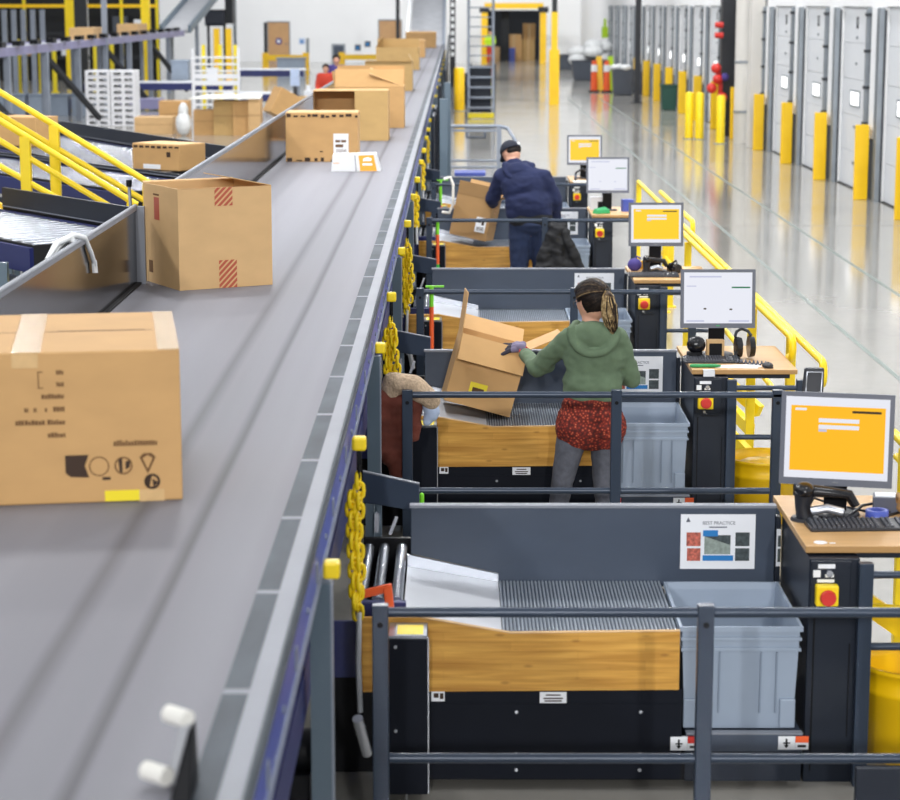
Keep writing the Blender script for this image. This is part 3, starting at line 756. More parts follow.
# yellow chains hanging on caps beside the belt
def chain(y, label, n, twin, rod):
    t = thing('hanging_chain', label, 'chain', (-.385, y, 1.5-.1), group='yellow chains beside the belt')
    c = MB('yellow'); c.box(-.414, -.356, y-.03, y+.03, 1.452, 1.507); c.build('cap', t, bevel=.01)
    h = MB('black'); h.box(-.395, -.375, y-.02, y-.005, 1.37, 1.452); h.tube([(-.385, y-.012, 1.40), (-.385, y-.04, 1.37), (-.385, y-.02, 1.345), (-.385, y, 1.36)], .006, 6); h.build('hook', t)
    m = MB('yellow'); z = 1.375; x = -.39
    for i in range(n):
        z -= .042; x0 = x+.005*math.sin(i*.9); m.link((x0, y-.02, z), rot('Z', 20 if i % 2 else 75), .066, .040, .0085)
    for i in range(int(n*.8)):
        zz = 1.30-.042*(i+1); m.link((-.418+.02*i/n, y-.03+.004*math.sin(i), zz), rot('Z', 10 if i % 2 else 70), .066, .040, .0085)
    if twin:
        for i in range(n-4): m.link((-.36-.01*math.sin(i), y-.045, 1.26-.042*i), rot('Z', 30 if i % 2 else 100), .066, .04, .0085)
    m.build('chain', t)
    zb = 1.375-.042*n
    s = MB('plastic_white'); s.tube([(-.39, y-.02, zb), (-.394, y-.02, zb-rod*.5), (-.388, y-.02, zb-rod)], .012, 8); s.build('strap', t)['label'] = 'white strap end'
chain(8.39, 'yellow plastic chain nearest the camera, hanging over the roller chute', 14, False, .42)
chain(8.39+S, 'thick bunched yellow chain just beyond the beige jacket', 11, True, .33)
chain(8.39+2*S, 'third yellow chain from the camera along the belt', 14, True, .36)
for k, d in ((3, 'fourth'), (4, 'fifth'), (5, 'sixth')): chain(8.39+k*S, d+' yellow chain from the camera, small along the far belt side', 8, False, .2)
# dark plates and grey columns along the far belt side
for k, (y, lab) in enumerate(((28.4, 'dark upright plate beside the far belt, near the grey gate'), (30.5, 'dark upright plate beside the far belt, past the gate'), (39.0, 'dark upright plate beside the far belt, by the platform ladder'))):
    b = MB('slate_dark'); b.box(-.31, -.28, y, y+1.2, 1.0 if k == 0 else .7, 1.75); b.box(-.33, -.26, y+.5, y+.6, 0, 1.75); tag(b.build('side_plate', bevel=.005), lab, 'panel', 'dark plates along the belt')
b = MB('slate_dark'); pts = []
for i in range(13):
    a = i/12; pts.append((55+a*29, 1.55+(.5*a**2)))
b.prism([(p[0], p[1]) for p in pts]+[(p[0], p[1]-.45-.6*(1-i/12)*.4) for i, p in list(enumerate(pts))[::-1]], 'x', -.30, -.25); b.box(-.30, -.25, 58, 58.1, 0, 1.2); b.box(-.30, -.25, 76, 76.1, 0, 1.5); tag(b.build('curved_side_guard'), 'long dark curved guard on the right edge of the far belt', 'guard')
b = MB('column_black', 'white'); b.box(-.24, -.02, 84.8, 85, 0, 4.2)
b.use('white')
for i in range(11): b.box(-.19, -.07, 84.78, 84.8, 1.2+i*.27, 1.36+i*.27)  # white plates stand in for brightness seen through the holes
tag(b.build('perforated_column'), 'dark perforated column, holes painted white, rising at the end of the belt', 'column')
for k, (x, y, lab) in enumerate(((-.16, 27.9, 'grey support column between belt and grey gate'), (-.13, 33.8, 'grey support column beyond the grey gate, close to the belt'))):
    b = MB('post_grey'); b.box(x-.05, x+.05, y-.05, y+.05, 0, 2.0); b.box(x-.1, x+.1, y-.1, y+.1, 0, .02); tag(b.build('support_column', bevel=.004), lab, 'column', 'grey columns by the belt')
# photo-eye sensor on its bracket at the lower left
t = thing('belt_sensor', 'blurred black sensor bracket with white ends at the bottom of the belt', 'sensor', (-.56, 4.25, 1.606))
b = MB('black'); b.hexa([(-.58, 4.12, 1.607), (-.535, 4.12, 1.607), (-.535, 4.27, 1.607), (-.58, 4.27, 1.607), (-.548, 4.2, 1.735), (-.535, 4.2, 1.755), (-.535, 4.23, 1.755), (-.548, 4.23, 1.735)]); b.build('bracket', t, bevel=.004)
q = MB('cloth_white'); q.cyl((-.553, 4.25, 1.745), (-.60, 4.29, 1.745), .019); q.build('sensor_head', t, bevel=.003)['label'] = 'white sensor tip'
q = MB('cloth_white'); q.cyl((-.595, 4.22, 1.632), (-.645, 4.26, 1.632), .02); q.build('sensor_head', t, bevel=.003)['label'] = 'white sensor tip'
q = MB('belt_grey'); q.hexa([(-.60, 4.24, 1.607), (-.555, 4.24, 1.607), (-.555, 4.28, 1.607), (-.60, 4.28, 1.607), (-.57, 4.24, 1.735), (-.545, 4.24, 1.735), (-.545, 4.28, 1.735), (-.57, 4.28, 1.735)]); q.build('sensor_body', t)
# knotted white strip on the guard wall
t = MB('bag'); t.tube([(-1.95, 10.2, 2.0), (-1.93, 10.35, 2.06), (-1.87, 10.5, 2.085), (-1.84, 10.62, 2.06), (-1.832, 10.75, 1.97), (-1.83, 10.84, 1.90)], [.012, .018, .016, .014, .012, .012], 8)
t.tube([(-1.87, 10.45, 2.07), (-1.93, 10.6, 2.05), (-1.97, 10.35, 1.97)], [.012, .014, .01], 8)
t.hexa([(-1.84, 10.82, 1.86), (-1.835, 10.9, 1.85), (-1.825, 10.9, 1.85), (-1.83, 10.82, 1.86), (-1.84, 10.8, 1.91), (-1.835, 10.87, 1.92), (-1.825, 10.87, 1.92), (-1.83, 10.8, 1.91)])
tag(t.build('knotted_strip'), 'white plastic strip knotted over the stainless guard wall', 'plastic strip')

# ================================================================= CARTONS
def carton(label, fl, rz, w, d, h, m='card', top='closed', flaps=None, group=None, name='carton', tilt=None, seam=True, lenf=None):
    c, s = math.cos(math.radians(rz)), math.sin(math.radians(rz))
    cx = fl[0]+c*w/2-s*d/2; cy = fl[1]+s*w/2+c*d/2
    t = thing(name, label, 'cardboard box', (cx, cy, fl[2]), math.radians(rz), group)
    if tilt: t.rotation_euler = (math.radians(tilt[0]), math.radians(tilt[1]), math.radians(rz))
    X, Y, T = w/2, d/2, .006
    b = MB(m)
    if top == 'closed':
        b.box(-X, X, -Y, Y, 0, h); b.build('body', t, True, bevel=.006)
        if seam:
            q = MB('tape'); q.box(-X, X, -.028, .028, h, h+.0012); q.box(X, X+.0012, -.028, .028, h-.07, h+.0012); q.box(-X-.0012, -X, -.028, .028, h-.07, h+.0012); q.build('tape', t, True)
    else:
        b.box(-X, X, -Y, Y, 0, T); b.box(-X, X, -Y, -Y+T, T, h); b.box(-X, X, Y-T, Y, T, h); b.box(-X, -X+T, -Y+T, Y-T, T, h); b.box(X-T, X, -Y+T, Y-T, T, h); b.build('body', t, True)
        for side, ang in (flaps or {}).items():
            a = math.radians(ang); L = (lenf or {}).get(side, min(w, d)/2*.98)
            q = MB(m)
            if side in ('front', 'back'):
                sg = -1 if side == 'front' else 1
                n = (0, -sg*math.cos(a), math.sin(a)); p = (0, sg*Y, h); u = (1, 0, 0); hw = X-.003
            else:
                sg = -1 if side == 'left' else 1
                n = (-sg*math.cos(a), 0, math.sin(a)); p = (sg*X, 0, h); u = (0, 1, 0); hw = Y-.003
            n = Vector(n); p = Vector(p); u = Vector(u); th = n.cross(u)*.0025
            q.hexa([p-u*hw-th, p+u*hw-th, p+u*hw+th, p-u*hw+th, p-u*hw+n*L-th, p+u*hw+n*L-th, p+u*hw+n*L+th, p-u*hw+n*L+th])
            o = q.build('flap', t, True)
    return t
def face(t, k, x0, x1, y, z0, z1, n, lab=None):
    o = MB(k).box(x0, x1, y-.0012, y, z0, z1).build(n, t, True)
    if lab: o['label'] = lab
    return o

# the large one in the foreground, cut by the frame
W, D, Hh = 1.15, .88, .50
g9 = math.radians(9)
B1 = carton('large sealed carton in the left foreground with upside-down printed symbols', (-.895-W*math.cos(g9), 6.874-W*math.sin(g9), 1.601), 9, W, D, Hh, 'card', group=None, seam=False)
fx = lambda px: W/2-(182-px)/306.0            # marks measured from its right edge
fz = lambda py: (501-py)/306.0
Yf = -D/2-.001
q = MB('tape'); q.box(fx(18), fx(46), -D/2, D/2, Hh, Hh+.0012); o = q.build('tape', B1, True)
q = MB('tape'); q.box(fx(18), fx(44), Yf-.001, Yf+.001, Hh-.05, Hh+.0012); q.build('tape', B1, True)
q = MB('tape'); q.box(W/2-.07, W/2, -D/2, D/2, Hh, Hh+.0012); q.box(W/2, W/2+.0012, -.05, .05, Hh-.1, Hh); q.build('tape', B1, True)
q = MB('card_dark'); q.box(-W/2, W/2-.08, -.004, .004, Hh, Hh+.0006); q.box(fx(60), fx(150), .0, .012, Hh+.0005, Hh+.001); q.build('flap_seam', B1, True)
marks = MB('ink_soft')
random.seed(3)
for y, spans in ((368, ((61, 68),)), (380, ((61, 68),)), (392, ((46, 68),)), (405, ((57, 68), (49, 51), (38, 41), (29, 33))), (418, ((20, 28), (29, 49), (51, 68))), (431, ((51, 68),))):
    for a, c in spans:
        x = a
        while x < c:
            wd = random.uniform(1.6, 3.0); marks.box(fx(x), fx(min(c, x+wd)), Yf-.0008, Yf, fz(y+2.4), fz(y-random.uniform(1.2, 2.6))); x += wd+.6
for (x0, y0, x1, y1) in ((43, 367, 44, 384), (43, 367, 48, 368), (43, 383, 48, 384)): marks.box(fx(x0), fx(x1), Yf-.0008, Yf, fz(y1), fz(y0))
x = 115
while x < 157: marks.box(fx(x), fx(x+2.2), Yf-.0008, Yf, fz(444), fz(438+random.random()*2)); x += 2.9
marks.build('printed_lines', B1, True)
ic = MB('ink')
P2 = lambda x, y: (fx(x), Yf-.0006, fz(y))
ic.add([P2(67, 452), P2(90, 452), P2(86, 463), P2(90, 475), P2(72, 474), P2(67, 470)], [(0, 1, 2, 3, 4, 5)])
ic.use('ink_soft')
def ringm(cx, cy, r, wd, m=ic):
    vs = []
    for i in range(24):
        t = 2*PI*i/24
        vs += [P2(cx+r*math.cos(t), cy+r*math.sin(t)), P2(cx+(r-wd)*math.cos(t), cy+(r-wd)*math.sin(t))]
    m.add(vs, [(2*i, (2*i+2) % 48, (2*i+3) % 48, 2*i+1) for i in range(24)])
ringm(100, 464, 10, 1.2); ringm(124, 464, 9, 1.6)
ic.add([P2(140, 456), P2(148, 473), P2(156, 456), P2(153.5, 456), P2(148, 468), P2(142.5, 456)], [(0, 1, 4, 5), (1, 2, 3, 4)])
ic.add([P2(140, 456), P2(144, 452), P2(152, 452), P2(156, 456), P2(153, 457), P2(148, 454), P2(143, 457)], [(0, 1, 5, 6), (1, 2, 5), (2, 3, 4, 5)])
ic.use('ink').add([P2(119, 458), P2(123, 456), P2(123, 472), P2(120, 470)], [(0, 1, 2, 3)]); ic.add([P2(126, 460), P2(131, 458), P2(130, 466), P2(126, 468)], [(0, 1, 2, 3)])
ringm(152, 481, 8, 2.5)
ic.add([P2(146, 476), P2(152, 474), P2(149, 488), P2(145, 485)], [(0, 1, 2, 3)]); ic.add([P2(152, 478), P2(158, 482), P2(153, 487)], [(0, 1, 2)])
ic.add([P2(103, 475), P2(111, 475), P2(111, 478), P2(103, 478)], [(0, 1, 2, 3)])
ic.build('printed_symbols', B1, True)
face(B1, 'yellow_label', fx(105), fx(139), Yf, 0.004, fz(489), 'sticker', 'bright yellow sticker at the bottom edge')
face(B1, 'tape', fx(139), fx(164), Yf, 0.0, fz(489), 'tape')

# second carton, turned on the belt, red striped tape on its front
W, D, Hh = .575, .54, .575
B2 = carton('turned open-topped carton with red striped tape, second from the camera on the belt', (-1.565, 12.094, 1.601), 29, W, D, Hh, 'card_b', 'open', {'right': 12, 'back': 160, 'front': 268}, lenf={'right': .2, 'front': .0, 'back': .02})
def striped(t, x0, x1, y, z0, z1):
    q = MB('card_b'); q.box(x0, x1, y-.001, y, z0, z1); o = q.build('tape', t, True); o['label'] = 'red striped tape'
    s = MB('tape_red'); n = 5; w = x1-x0; h = z1-z0; random.seed(5)
    st = .034
    for i in range(-5, 9):
        a = z0+i*st; poly = [(x0, a), (x1, a+w*.95), (x1, a+w*.95+st*.6), (x0, a+st*.6)]
        for lim, up in ((z0, 1), (z1, -1)):
            out = []
            for p, q in zip(poly, poly[1:]+poly[:1]):
                ip = (p[1]-lim)*up >= 0; iq = (q[1]-lim)*up >= 0
                if ip: out.append(p)
                if ip != iq:
                    f_ = (lim-p[1])/(q[1]-p[1]); out.append((p[0]+(q[0]-p[0])*f_, lim))
            poly = out
            if not poly: break
        if len(poly) > 2: s.add([(p[0], y-.0014, p[1]) for p in poly], [tuple(range(len(poly)))])
    s.build('stripe', o, True)
striped(B2, -.045, .065, -D/2-.0008, .0, .16); striped(B2, -.065, .045, -D/2-.0008, Hh-.105, Hh)
face(B2, 'tape_red', -W/2, -W/2, 0, 0, 0.001, 'tape') if False else None
q = MB('tape_red'); q.box(-W/2-.0012, -W/2, .02, .1, Hh-.2, Hh-.07); q.build('side_mark', B2, True)
q = MB('ink_soft'); q.box(-W/2-.0012, -W/2, .02, .11, Hh-.06, Hh-.05); q.box(-W/2-.0012, -W/2, .14, .2, .06, .13); q.build('side_mark', B2, True)

# cluster further on
B3 = carton('closed carton with torn dark perforations and a white shipping label, behind the white parcel', (-1.75, 22.21, 1.601), 0, .742, .5, .50, 'card', seam=False)
q = MB('card_b'); q.box(-.365, .365, -.245, .245, .50, .506); q.build('lid', B3, True)['label'] = 'pale lid'
q = MB('ink'); random.seed(11)
for z0 in (.45, .0):
    x = -.36
    while x < .35:
        wd = random.uniform(.03, .06)
        q.box(x, min(.37, x+wd), -.2520, -.25, z0+random.uniform(0, .012), z0+random.uniform(.022, .045)); x += wd+random.uniform(.012, .045 if z0 else .09)
q.box(-.02, .01, -.2515, -.25, .1, .112); q.build('perforation', B3, True)['label'] = 'torn dark perforations'
lb = face(B3, 'paper', .12, .275, -.2522, .09, .29, 'shipping_label', 'white shipping label')
q = MB('ink_soft'); q.box(.14, .19, -.254, -.2534, .2, .225); q.box(.2, .25, -.254, -.2534, .2, .225); q.box(.14, .22, -.254, -.2534, .15, .18)
for i in range(9): q.box(.15+i*.012, .155+i*.012, -.254, -.2534, .095, .13)
q.build('label_print', lb, True)
t = thing('parcel', 'small white parcel with an orange side lying on the belt', 'parcel', (-.97, 21.05, 1.601), math.radians(4))
b = MB('parcel_white'); b.hexa([(-.25, -.14, 0), (.23, -.14, 0), (.25, .14, 0), (-.23, .14, 0), (-.235, -.10, .155), (.19, -.10, .17), (.2, .14, .17), (-.22, .14, .16)]); b.build('body', t, True, bevel=.003)
def pf(u, v): # point on the sloped front
    x0 = -.25+.48*u; x1 = -.235+.425*u
    return Vector((x0+(x1-x0)*v, -.1415+.04*v, (.155+.015*u)*v))
q = MB('parcel_orange'); q.add([pf(.59, .03), pf(.93, .03), pf(.93, .93), pf(.59, .93)], [(0, 1, 2, 3)]); o = q.build('orange_panel', t, True); o['label'] = 'orange printed panel'
q = MB('white'); e = Vector((0, -.001, 0)); q.add([pf(.67, .6)+e, pf(.85, .6)+e, pf(.87, .75)+e, pf(.8, .82)+e, pf(.7, .78)+e], [(0, 1, 2, 3, 4)]); q.add([pf(.65, .35)+e, pf(.86, .35)+e, pf(.86, .47)+e, pf(.65, .47)+e], [(0, 1, 2, 3)]); q.build('panel_emblem', o, True)
q = MB('parcel_orange'); q.add([pf(.03, .5)+e, pf(.16, .5)+e, pf(.16, .54)+e, pf(.03, .54)+e], [(0, 1, 2, 3)]); q.build('printed_line', t, True)
q = MB('bezel'); q.add([pf(.5, .02)+e, pf(.515, .02)+e, pf(.515, .95)+e, pf(.5, .95)+e], [(0, 1, 2, 3)]); q.build('fold_line', t, True)
# carton lying on its side, open end to the camera
t = thing('carton', 'carton lying with its dark open end showing, behind the labelled one', 'cardboard box', (-1.25, 26.0, 1.601))
b = MB('card'); X = .445; T = .008
b.box(-X, X, -.3, .3, 0, T); b.box(-X, X, -.3, .3, .59-T, .59); b.box(-X, -X+T, -.3, .3, T, .59-T); b.box(X-T, X, -.3, .3, T, .59-T); b.box(-X, X, .3-T, .3, T, .59-T); b.build('body', t, True)
b = MB('card_c'); b.box(.05, X, -.306, -.30, 0.002, .588); b.build('flap', t, True)
b = MB('card_in'); b.hexa([(-X, -.30, .1), (-X+.006, -.30, .1), (-X+.02, -.02, .1), (-X+.014, -.02, .1), (-X, -.30, .57), (-X+.006, -.30, .57), (-X+.02, -.02, .57), (-X+.014, -.02, .57)]); b.build('flap', t, True)
B5 = carton('open carton with raised gabled flaps, in the middle of the belt cluster', (-1.587, 28.385, 1.601), 0, .906, .62, .533, 'card', 'open', {'right': 155, 'back': 95, 'left': 100, 'front': 60}, lenf={'right': .0, 'back': .26, 'left': .2, 'front': .26})
q = MB('card_b'); q.hexa([(.0, -.30, .70), (.45, -.30, .53), (.45, .3, .53), (.0, .3, .76), (.0, -.30, .706), (.45, -.30, .538), (.45, .3, .538), (.0, .3, .766)]); q.build('flap', B5, True)['label'] = 'pale raised flap'
carton('open carton in the distance, its bright torn rim facing the camera', (-1.70, 40.58, 1.601), 0, .88, .9, .54, 'card_c', 'open', {'front': 170, 'right': 60}, lenf={'front': .05, 'right': .15})
carton('fourth-last carton on the belt, partly hidden by the open ones', (-1.97, 53.59, 1.601), 0, 1.06, 1.0, .55, 'card_c', 'open', {'left': 60, 'back': 95}, lenf={'left': .3, 'back': .2})
carton('carton third from the far end of the belt, brownish', (-2.0, 66.1, 1.601), 0, 1.05, 1.6, .52, 'card', seam=True)
carton('farthest carton on the belt, just before the incline', (-1.86, 80.4, 1.601), 0, 1.12, 2.2, .58, 'card', seam=True)

# carton the woman tilts on her tray
BW = carton('tilted open carton the woman in green holds, yellow label on its front', (-.075, 13.12, .80), 0, .42, .40, .43, 'card', 'open', {'front': 232, 'back': 150, 'left': 97, 'right': 142}, tilt=(0, 0, 0), lenf={'front': .19, 'back': .16, 'left': .25, 'right': .24})
BW.rotation_euler = Euler((math.radians(-3), math.radians(15.5), math.radians(2)))
BW.location = (.12, 13.27, .728)
yl = MB('yellow_label'); yl.box(-.08, .03, -.2015, -.2003, .09, .155); yl = yl.build('hazard_label', BW, True); yl['label'] = 'yellow label'
q = MB('card_dark'); q.box(-.06, .012, -.2022, -.2016, .095, .125); q.build('label_print', yl, True)
BM = carton('open carton the man in the navy hoodie leans over, white label on its side', (-.05, 22.7, .70), 0, .40, .40, .44, 'card_in', 'open', {'front': 98, 'back': 130, 'right': 150}, lenf={'front': .14, 'right': .1, 'back': .19})
BM.rotation_euler = Euler((math.radians(-4), math.radians(11), math.radians(-14)))
BM.location = (.165, 22.92, .752)
lb = MB('paper', 'ink'); lb.box(.06, .17, -.2018, -.2003, .08, .24); lb.use('ink').box(.08, .11, -.2024, -.2018, .18, .22); lb.box(.12, .15, -.2024, -.2018, .16, .22)
for i in range(7): lb.box(.08+i*.011, .086+i*.011, -.2024, -.2018, .1, .14)
lb.build('shipping_label', BM, True)['label'] = 'white shipping label with bar code'
# small open tray carton by the man's chute
# ================================================================= DESK EQUIPMENT
def monitor(loc, yaw, w, h, kind, label, z0, tilt=-6, group='monitors on the control desks'):
    """loc = foot on the desk; z0 = lower edge of the frame"""
    t = thing('monitor', label, 'computer screen', loc, math.radians(yaw), group)
    ft = MB('plastic_dark'); ft.lathe([(.001, 0), (.11, 0), (.105, .012), (.03, .018), (.001, .018)], (0, .03, 0), 28); ft.build('stand_base', t, True)
    nk = MB('black'); nk.hexa([(-.05, .04, .015), (.05, .04, .015), (.05, .07, .015), (-.05, .07, .015), (-.05, .02, z0+.15), (.05, .02, z0+.15), (.05, .05, z0+.15), (-.05, .05, z0+.15)]); nk.build('neck', t, True, bevel=.004)
    R = rot('X', tilt); o = Vector((0, 0, z0)); P = lambda x, y, z: o+R@Vector((x, y, z))
    def plate(k, x0, x1, z0_, z1_, ya, yb, nm, par, bev=0):
        q = MB(k); q.hexa([P(x0, ya, z0_), P(x1, ya, z0_), P(x1, yb, z0_), P(x0, yb, z0_), P(x0, ya, z1_), P(x1, ya, z1_), P(x1, yb, z1_), P(x0, yb, z1_)])
        return q.build(nm, par, True, bevel=bev)
    plate('plastic_dark', -w/2+.03, w/2-.03, .03, h-.03, .0, .03, 'back_shell', t, .01)
    bz = MB('bezel'); e = .02; eb = .03
    for (x0, x1, a, c) in ((-w/2, w/2, 0, eb), (-w/2, w/2, h-e, h), (-w/2, -w/2+e, eb, h-e), (w/2-e, w/2, eb, h-e)):
        bz.hexa([P(x0, -.028, a), P(x1, -.028, a), P(x1, 0, a), P(x0, 0, a), P(x0, -.028, c), P(x1, -.028, c), P(x1, 0, c), P(x0, 0, c)])
    bz.build('bezel', t, True)
    sw, sh = w-2*e, h-e-eb
    sc = plate('scr_white', -w/2+e, w/2-e, eb, h-e, -.018, -.002, 'screen', t)
    def ui(k, u0, u1, v0, v1, nm='screen_panel', d=.0005):
        return plate(k, -w/2+e+u0*sw, -w/2+e+u1*sw, eb+v0*sh, eb+v1*sh, -.018-d, -.018, nm, sc)
    if kind == 'yellow':
        ui('scr_yellow' if w > .48 else 'scr_yellow2', .05, .96, .09, .89)
        ui('scr_white', .32, .71, .69, .74, 'input_field', .001); ui('scr_white', .32, .71, .61, .66, 'input_field', .001)
        ui('scr_lilac', .32, .40, .575, .605, 'button', .001); ui('scr_white', .09, .20, .83, .86, 'banner', .001)
        ui('scr_dark', .64, .92, .815, .845, 'heading', .001)
    else:
        ui('scr_lilac', .08, .55, .9, .93, 'heading'); ui('scr_green', .7, .97, .69, .72, 'green_bar')
        ui('scr_lilac', .04, .18, .72, .74, 'text_line'); ui('scr_lilac', .04, .3, .03, .06, 'text_line'); ui('scr_lilac', .66, .96, .03, .06, 'text_line')
        ui('scr_dark' if w > .465 else 'scr_lilac', .29, .33, .27, .3, 'icon'); ui('scr_dark' if w > .465 else 'scr_lilac', .67, .71, .26, .29, 'icon')
    pl = MB('green_stuff' if kind == 'white' and w > .465 else 'silver'); a = P(-.012, -.029, .012); pl.box(a[0], a[0]+.024, a[1]-.001, a[1]+.002, a[2], a[2]+.006); pl.build('power_button', t, True)
    return t
monitor((1.655, 9.16, 1.0), -13, .485, .405, 'yellow', 'large monitor with orange-yellow login screen on the nearest desk', .135)
monitor((1.66, 13.51, 1.0), 0, .472, .372, 'white', 'monitor with white screen and green bar on the second desk', .178)
monitor((1.665, 17.86, 1.0), 0, .455, .362, 'yellow', 'monitor with yellow login screen on the third desk', .215)
monitor((1.64, 23.28, 1.0), 0, .462, .386, 'white', 'white-screened monitor right of the man, overlapping the yellow one behind', .188)
monitor((1.645, 27.63, 1.0), 0, .447, .38, 'yellow', 'farthest and smallest monitor, yellow screen', .172)

def keyboard(x, y, rz, label, w=.44):
    t = thing('keyboard', label, 'keyboard', (x, y, 1.0), math.radians(rz), 'keyboards on the control desks')
    b = MB('plastic_dark'); b.hexa([(-w/2, -.07, 0), (w/2, -.07, 0), (w/2, .07, 0), (-w/2, .07, 0), (-w/2, -.07, .012), (w/2, -.07, .012), (w/2, .07, .026), (-w/2, .07, .026)]); b.build('case', t, True, bevel=.003)
    n = 20
    for blk in (range(0, 14), range(15, 17), range(18, 20)):
      k = MB('key')
      for r in range(5):
        for i in blk:
            x0 = -w/2+.012+i*(w-.024)/n; y0 = -.058+r*.024; z = .013+r*.0024
            k.hexa([(x0, y0, z), (x0+.016, y0, z), (x0+.016, y0+.018, z+.002), (x0, y0+.018, z+.002), (x0+.002, y0+.002, z+.009), (x0+.014, y0+.002, z+.009), (x0+.014, y0+.016, z+.011), (x0+.002, y0+.016, z+.011)])
      k.build('key_block', t, True)
    return t
keyboard(1.72, 8.94, 3, 'black keyboard in front of the orange-yellow screen')
keyboard(1.60, 13.27, 0, 'dark keyboard in front of the white screen with green bar', .36)
keyboard(1.62, 17.55, 0, 'dark keyboard in front of the third desk\'s yellow screen', .42)
def mouse(x, y, label):
    t = thing('computer_mouse', label, 'computer mouse', (x, y, 1.0))
    b = MB('plastic_dark'); b.sphere((0, 0, .012), (.034, .055, .02), 18, 10); b.box(-.028, .028, -.045, .045, 0, .008); b.build('shell', t, True)
    w_ = MB('key'); w_.cyl((-.004, -.02, .03), (.004, -.02, .03), .008); w_.build('wheel', t, True)
mouse(1.92, 13.06, 'black computer mouse at the front right of the second desk')
def scanner(x, y, label, rz=0):
    t = thing('barcode_scanner', label, 'scanner', (x, y, 1.0), math.radians(rz))
    b = MB('plastic_dark'); b.cyl((0, 0, 0), (0, .0, .012), .05, .045, n=20); b.tube([(0, 0, .01), (-.01, 0, .06), (-.005, 0, .11)], [.03, .026, .035], 12); b.build('cradle', t, True)
    h = MB('black_gloss'); h.sphere((-.005, -.01, .125), (.035, .05, .03), 16, 10); h.tube([(0, .0, .12), (.07, .0, .115), (.14, .01, .105), (.165, .01, .06)], [.026, .022, .02, .016], 12); h.build('handle', t, True)
    q = MB('silver'); q.tube([(.02, -.05, .05), (.07, -.055, .065), (.12, -.05, .05)], .018, 8); q.build('trigger_guard', t, True); return t
so_ = scanner(1.515, 9.08, 'black handheld scanner in its cradle beside the large orange screen', -8); so_.scale = (1.3, 1.3, 1.1)
scanner(1.585, 17.72, 'black scanner lying before the third desk\'s yellow screen', 5)
t = thing('cable', 'black cable looped on the nearest desk behind the keyboard', 'cable', (1.8, 9.15, 1.0))
c = MB('cable'); c.tube([(-.22, .2, .006), (-.2, .22, .03), (-.12, .18, .01), (.0, .0, .02), (.05, -.06, .006), (.1, 0, .006), (.16, .06, .006), (.06, .14, .006)], .006, 8); c.tube([(-.1, -.05, .006), (-.02, .03, .04), (.05, .12, .03), (.11, .05, .006)], .007, 8); c.build('cord', t, True)
def stuff_box(k, x, y, z, w, d, h, label, cat, name, rz=0, bev=.004):
    t = thing(name, label, cat, (x, y, z), math.radians(rz)); b = MB(k); b.box(-w/2, w/2, -d/2, d/2, 0, h); b.build('body', t, True, bevel=bev); return t
t = stuff_box('bezel', 1.90, 9.25, 1.0, .12, .1, .07, 'grey scanner dock right of the monitor stand on the nearest desk', 'dock', 'scanner_dock', -10)
q = MB('plastic_white'); q.box(-.05, .05, -.04, .04, .0702, .074); q.build('top_plate', t, True)
t = thing('tape_roll', 'blue tape roll behind the nearest keyboard', 'tape', (1.83, 9.10, 1.0)); b = MB('blue'); b.lathe([(.05, 0), (.05, .04), (.03, .04), (.03, 0)], n=24); b.build('roll', t, True)
t = thing('glove', 'crumpled brown work glove on the nearest desk beside the dock', 'glove', (1.97, 9.2, 1.0)); b = MB('card_in'); b.sphere((0, 0, .03), (.04, .035, .03)); b.build('palm', t, True)
for i in range(4):
    b = MB('card_in'); b.tube([(-.03+i*.02, 0, .05), (-.035+i*.022, -.02, .09-.004*i), (-.03+i*.022, -.045, .075)], [.011, .011, .009], 8); b.build('finger', t, True)
t = thing('paper_scrap', 'torn white label scrap at the front edge of the nearest desk', 'paper', (1.515, 8.68, 1.0)); b = MB('paper'); b.lathe([(.001, .0005), (.03, .0005), (.028, .002), (.001, .002)], n=9); b.box(.035, .06, -.02, -.005, .0005, .0015); b.build('scrap', t, True)
# headphones pair, box camera and papers on the second desk
t = thing('headphones', 'black over-ear headphones standing on the second desk', 'headphones', (1.76, 13.37, 1.0), math.radians(20))
for x in (-.0, .09):
    b = MB('black_gloss'); b.cyl((x, 0, .075), (x+.035, -.01, .075), .07, .062, n=24); b.build('ear_cup', t, True, bevel=.006)
b = MB('plastic_dark'); b.tube([(.0, .01, .14), (.02, .03, .17), (.06, .04, .185), (.1, .03, .17), (.115, .01, .14)], .01, 8); b.build('headband', t, True)
t = thing('desk_speaker', 'small black round speaker left on the second desk', 'speaker', (1.50, 13.35, 1.0))
b = MB('black'); b.lathe([(.001, 0), (.05, 0), (.05, .05), (.001, .05)], n=20); b.build('foot', t, True); b = MB('black_gloss'); b.sphere((.01, 0, .095), (.06, .05, .055)); b.build('body', t, True)
t = stuff_box('card_b', 1.635, 13.40, 1.0, .11, .06, .12, 'small brown square unit under the second monitor', 'device', 'card_reader'); q = MB('black'); q.box(-.04, .04, -.032, -.03, .02, .1); q.build('opening', t, True)
t = thing('coiled_cord', 'coiled grey cord beside the mouse on the second desk', 'cable', (1.83, 13.2, 1.0)); c = MB('bezel'); c.tube([(-.1+.2*i/60+.0*i, .03*math.sin(i*.9)-.1*i/60+.02, .014+.01*math.cos(i*.9)) for i in range(61)], .005, 6); c.build('cord', t, True)
t = thing('paper_sheets', 'white sheets before the second keyboard', 'paper', (1.73, 13.08, 1.0)); b = MB('paper'); b.obox((0, 0, .001), (.26, .1, .0012), rot('Z', -6)); b.obox((.05, .02, .0025), (.2, .1, .001), rot('Z', 8)); b.build('sheets', t, True)
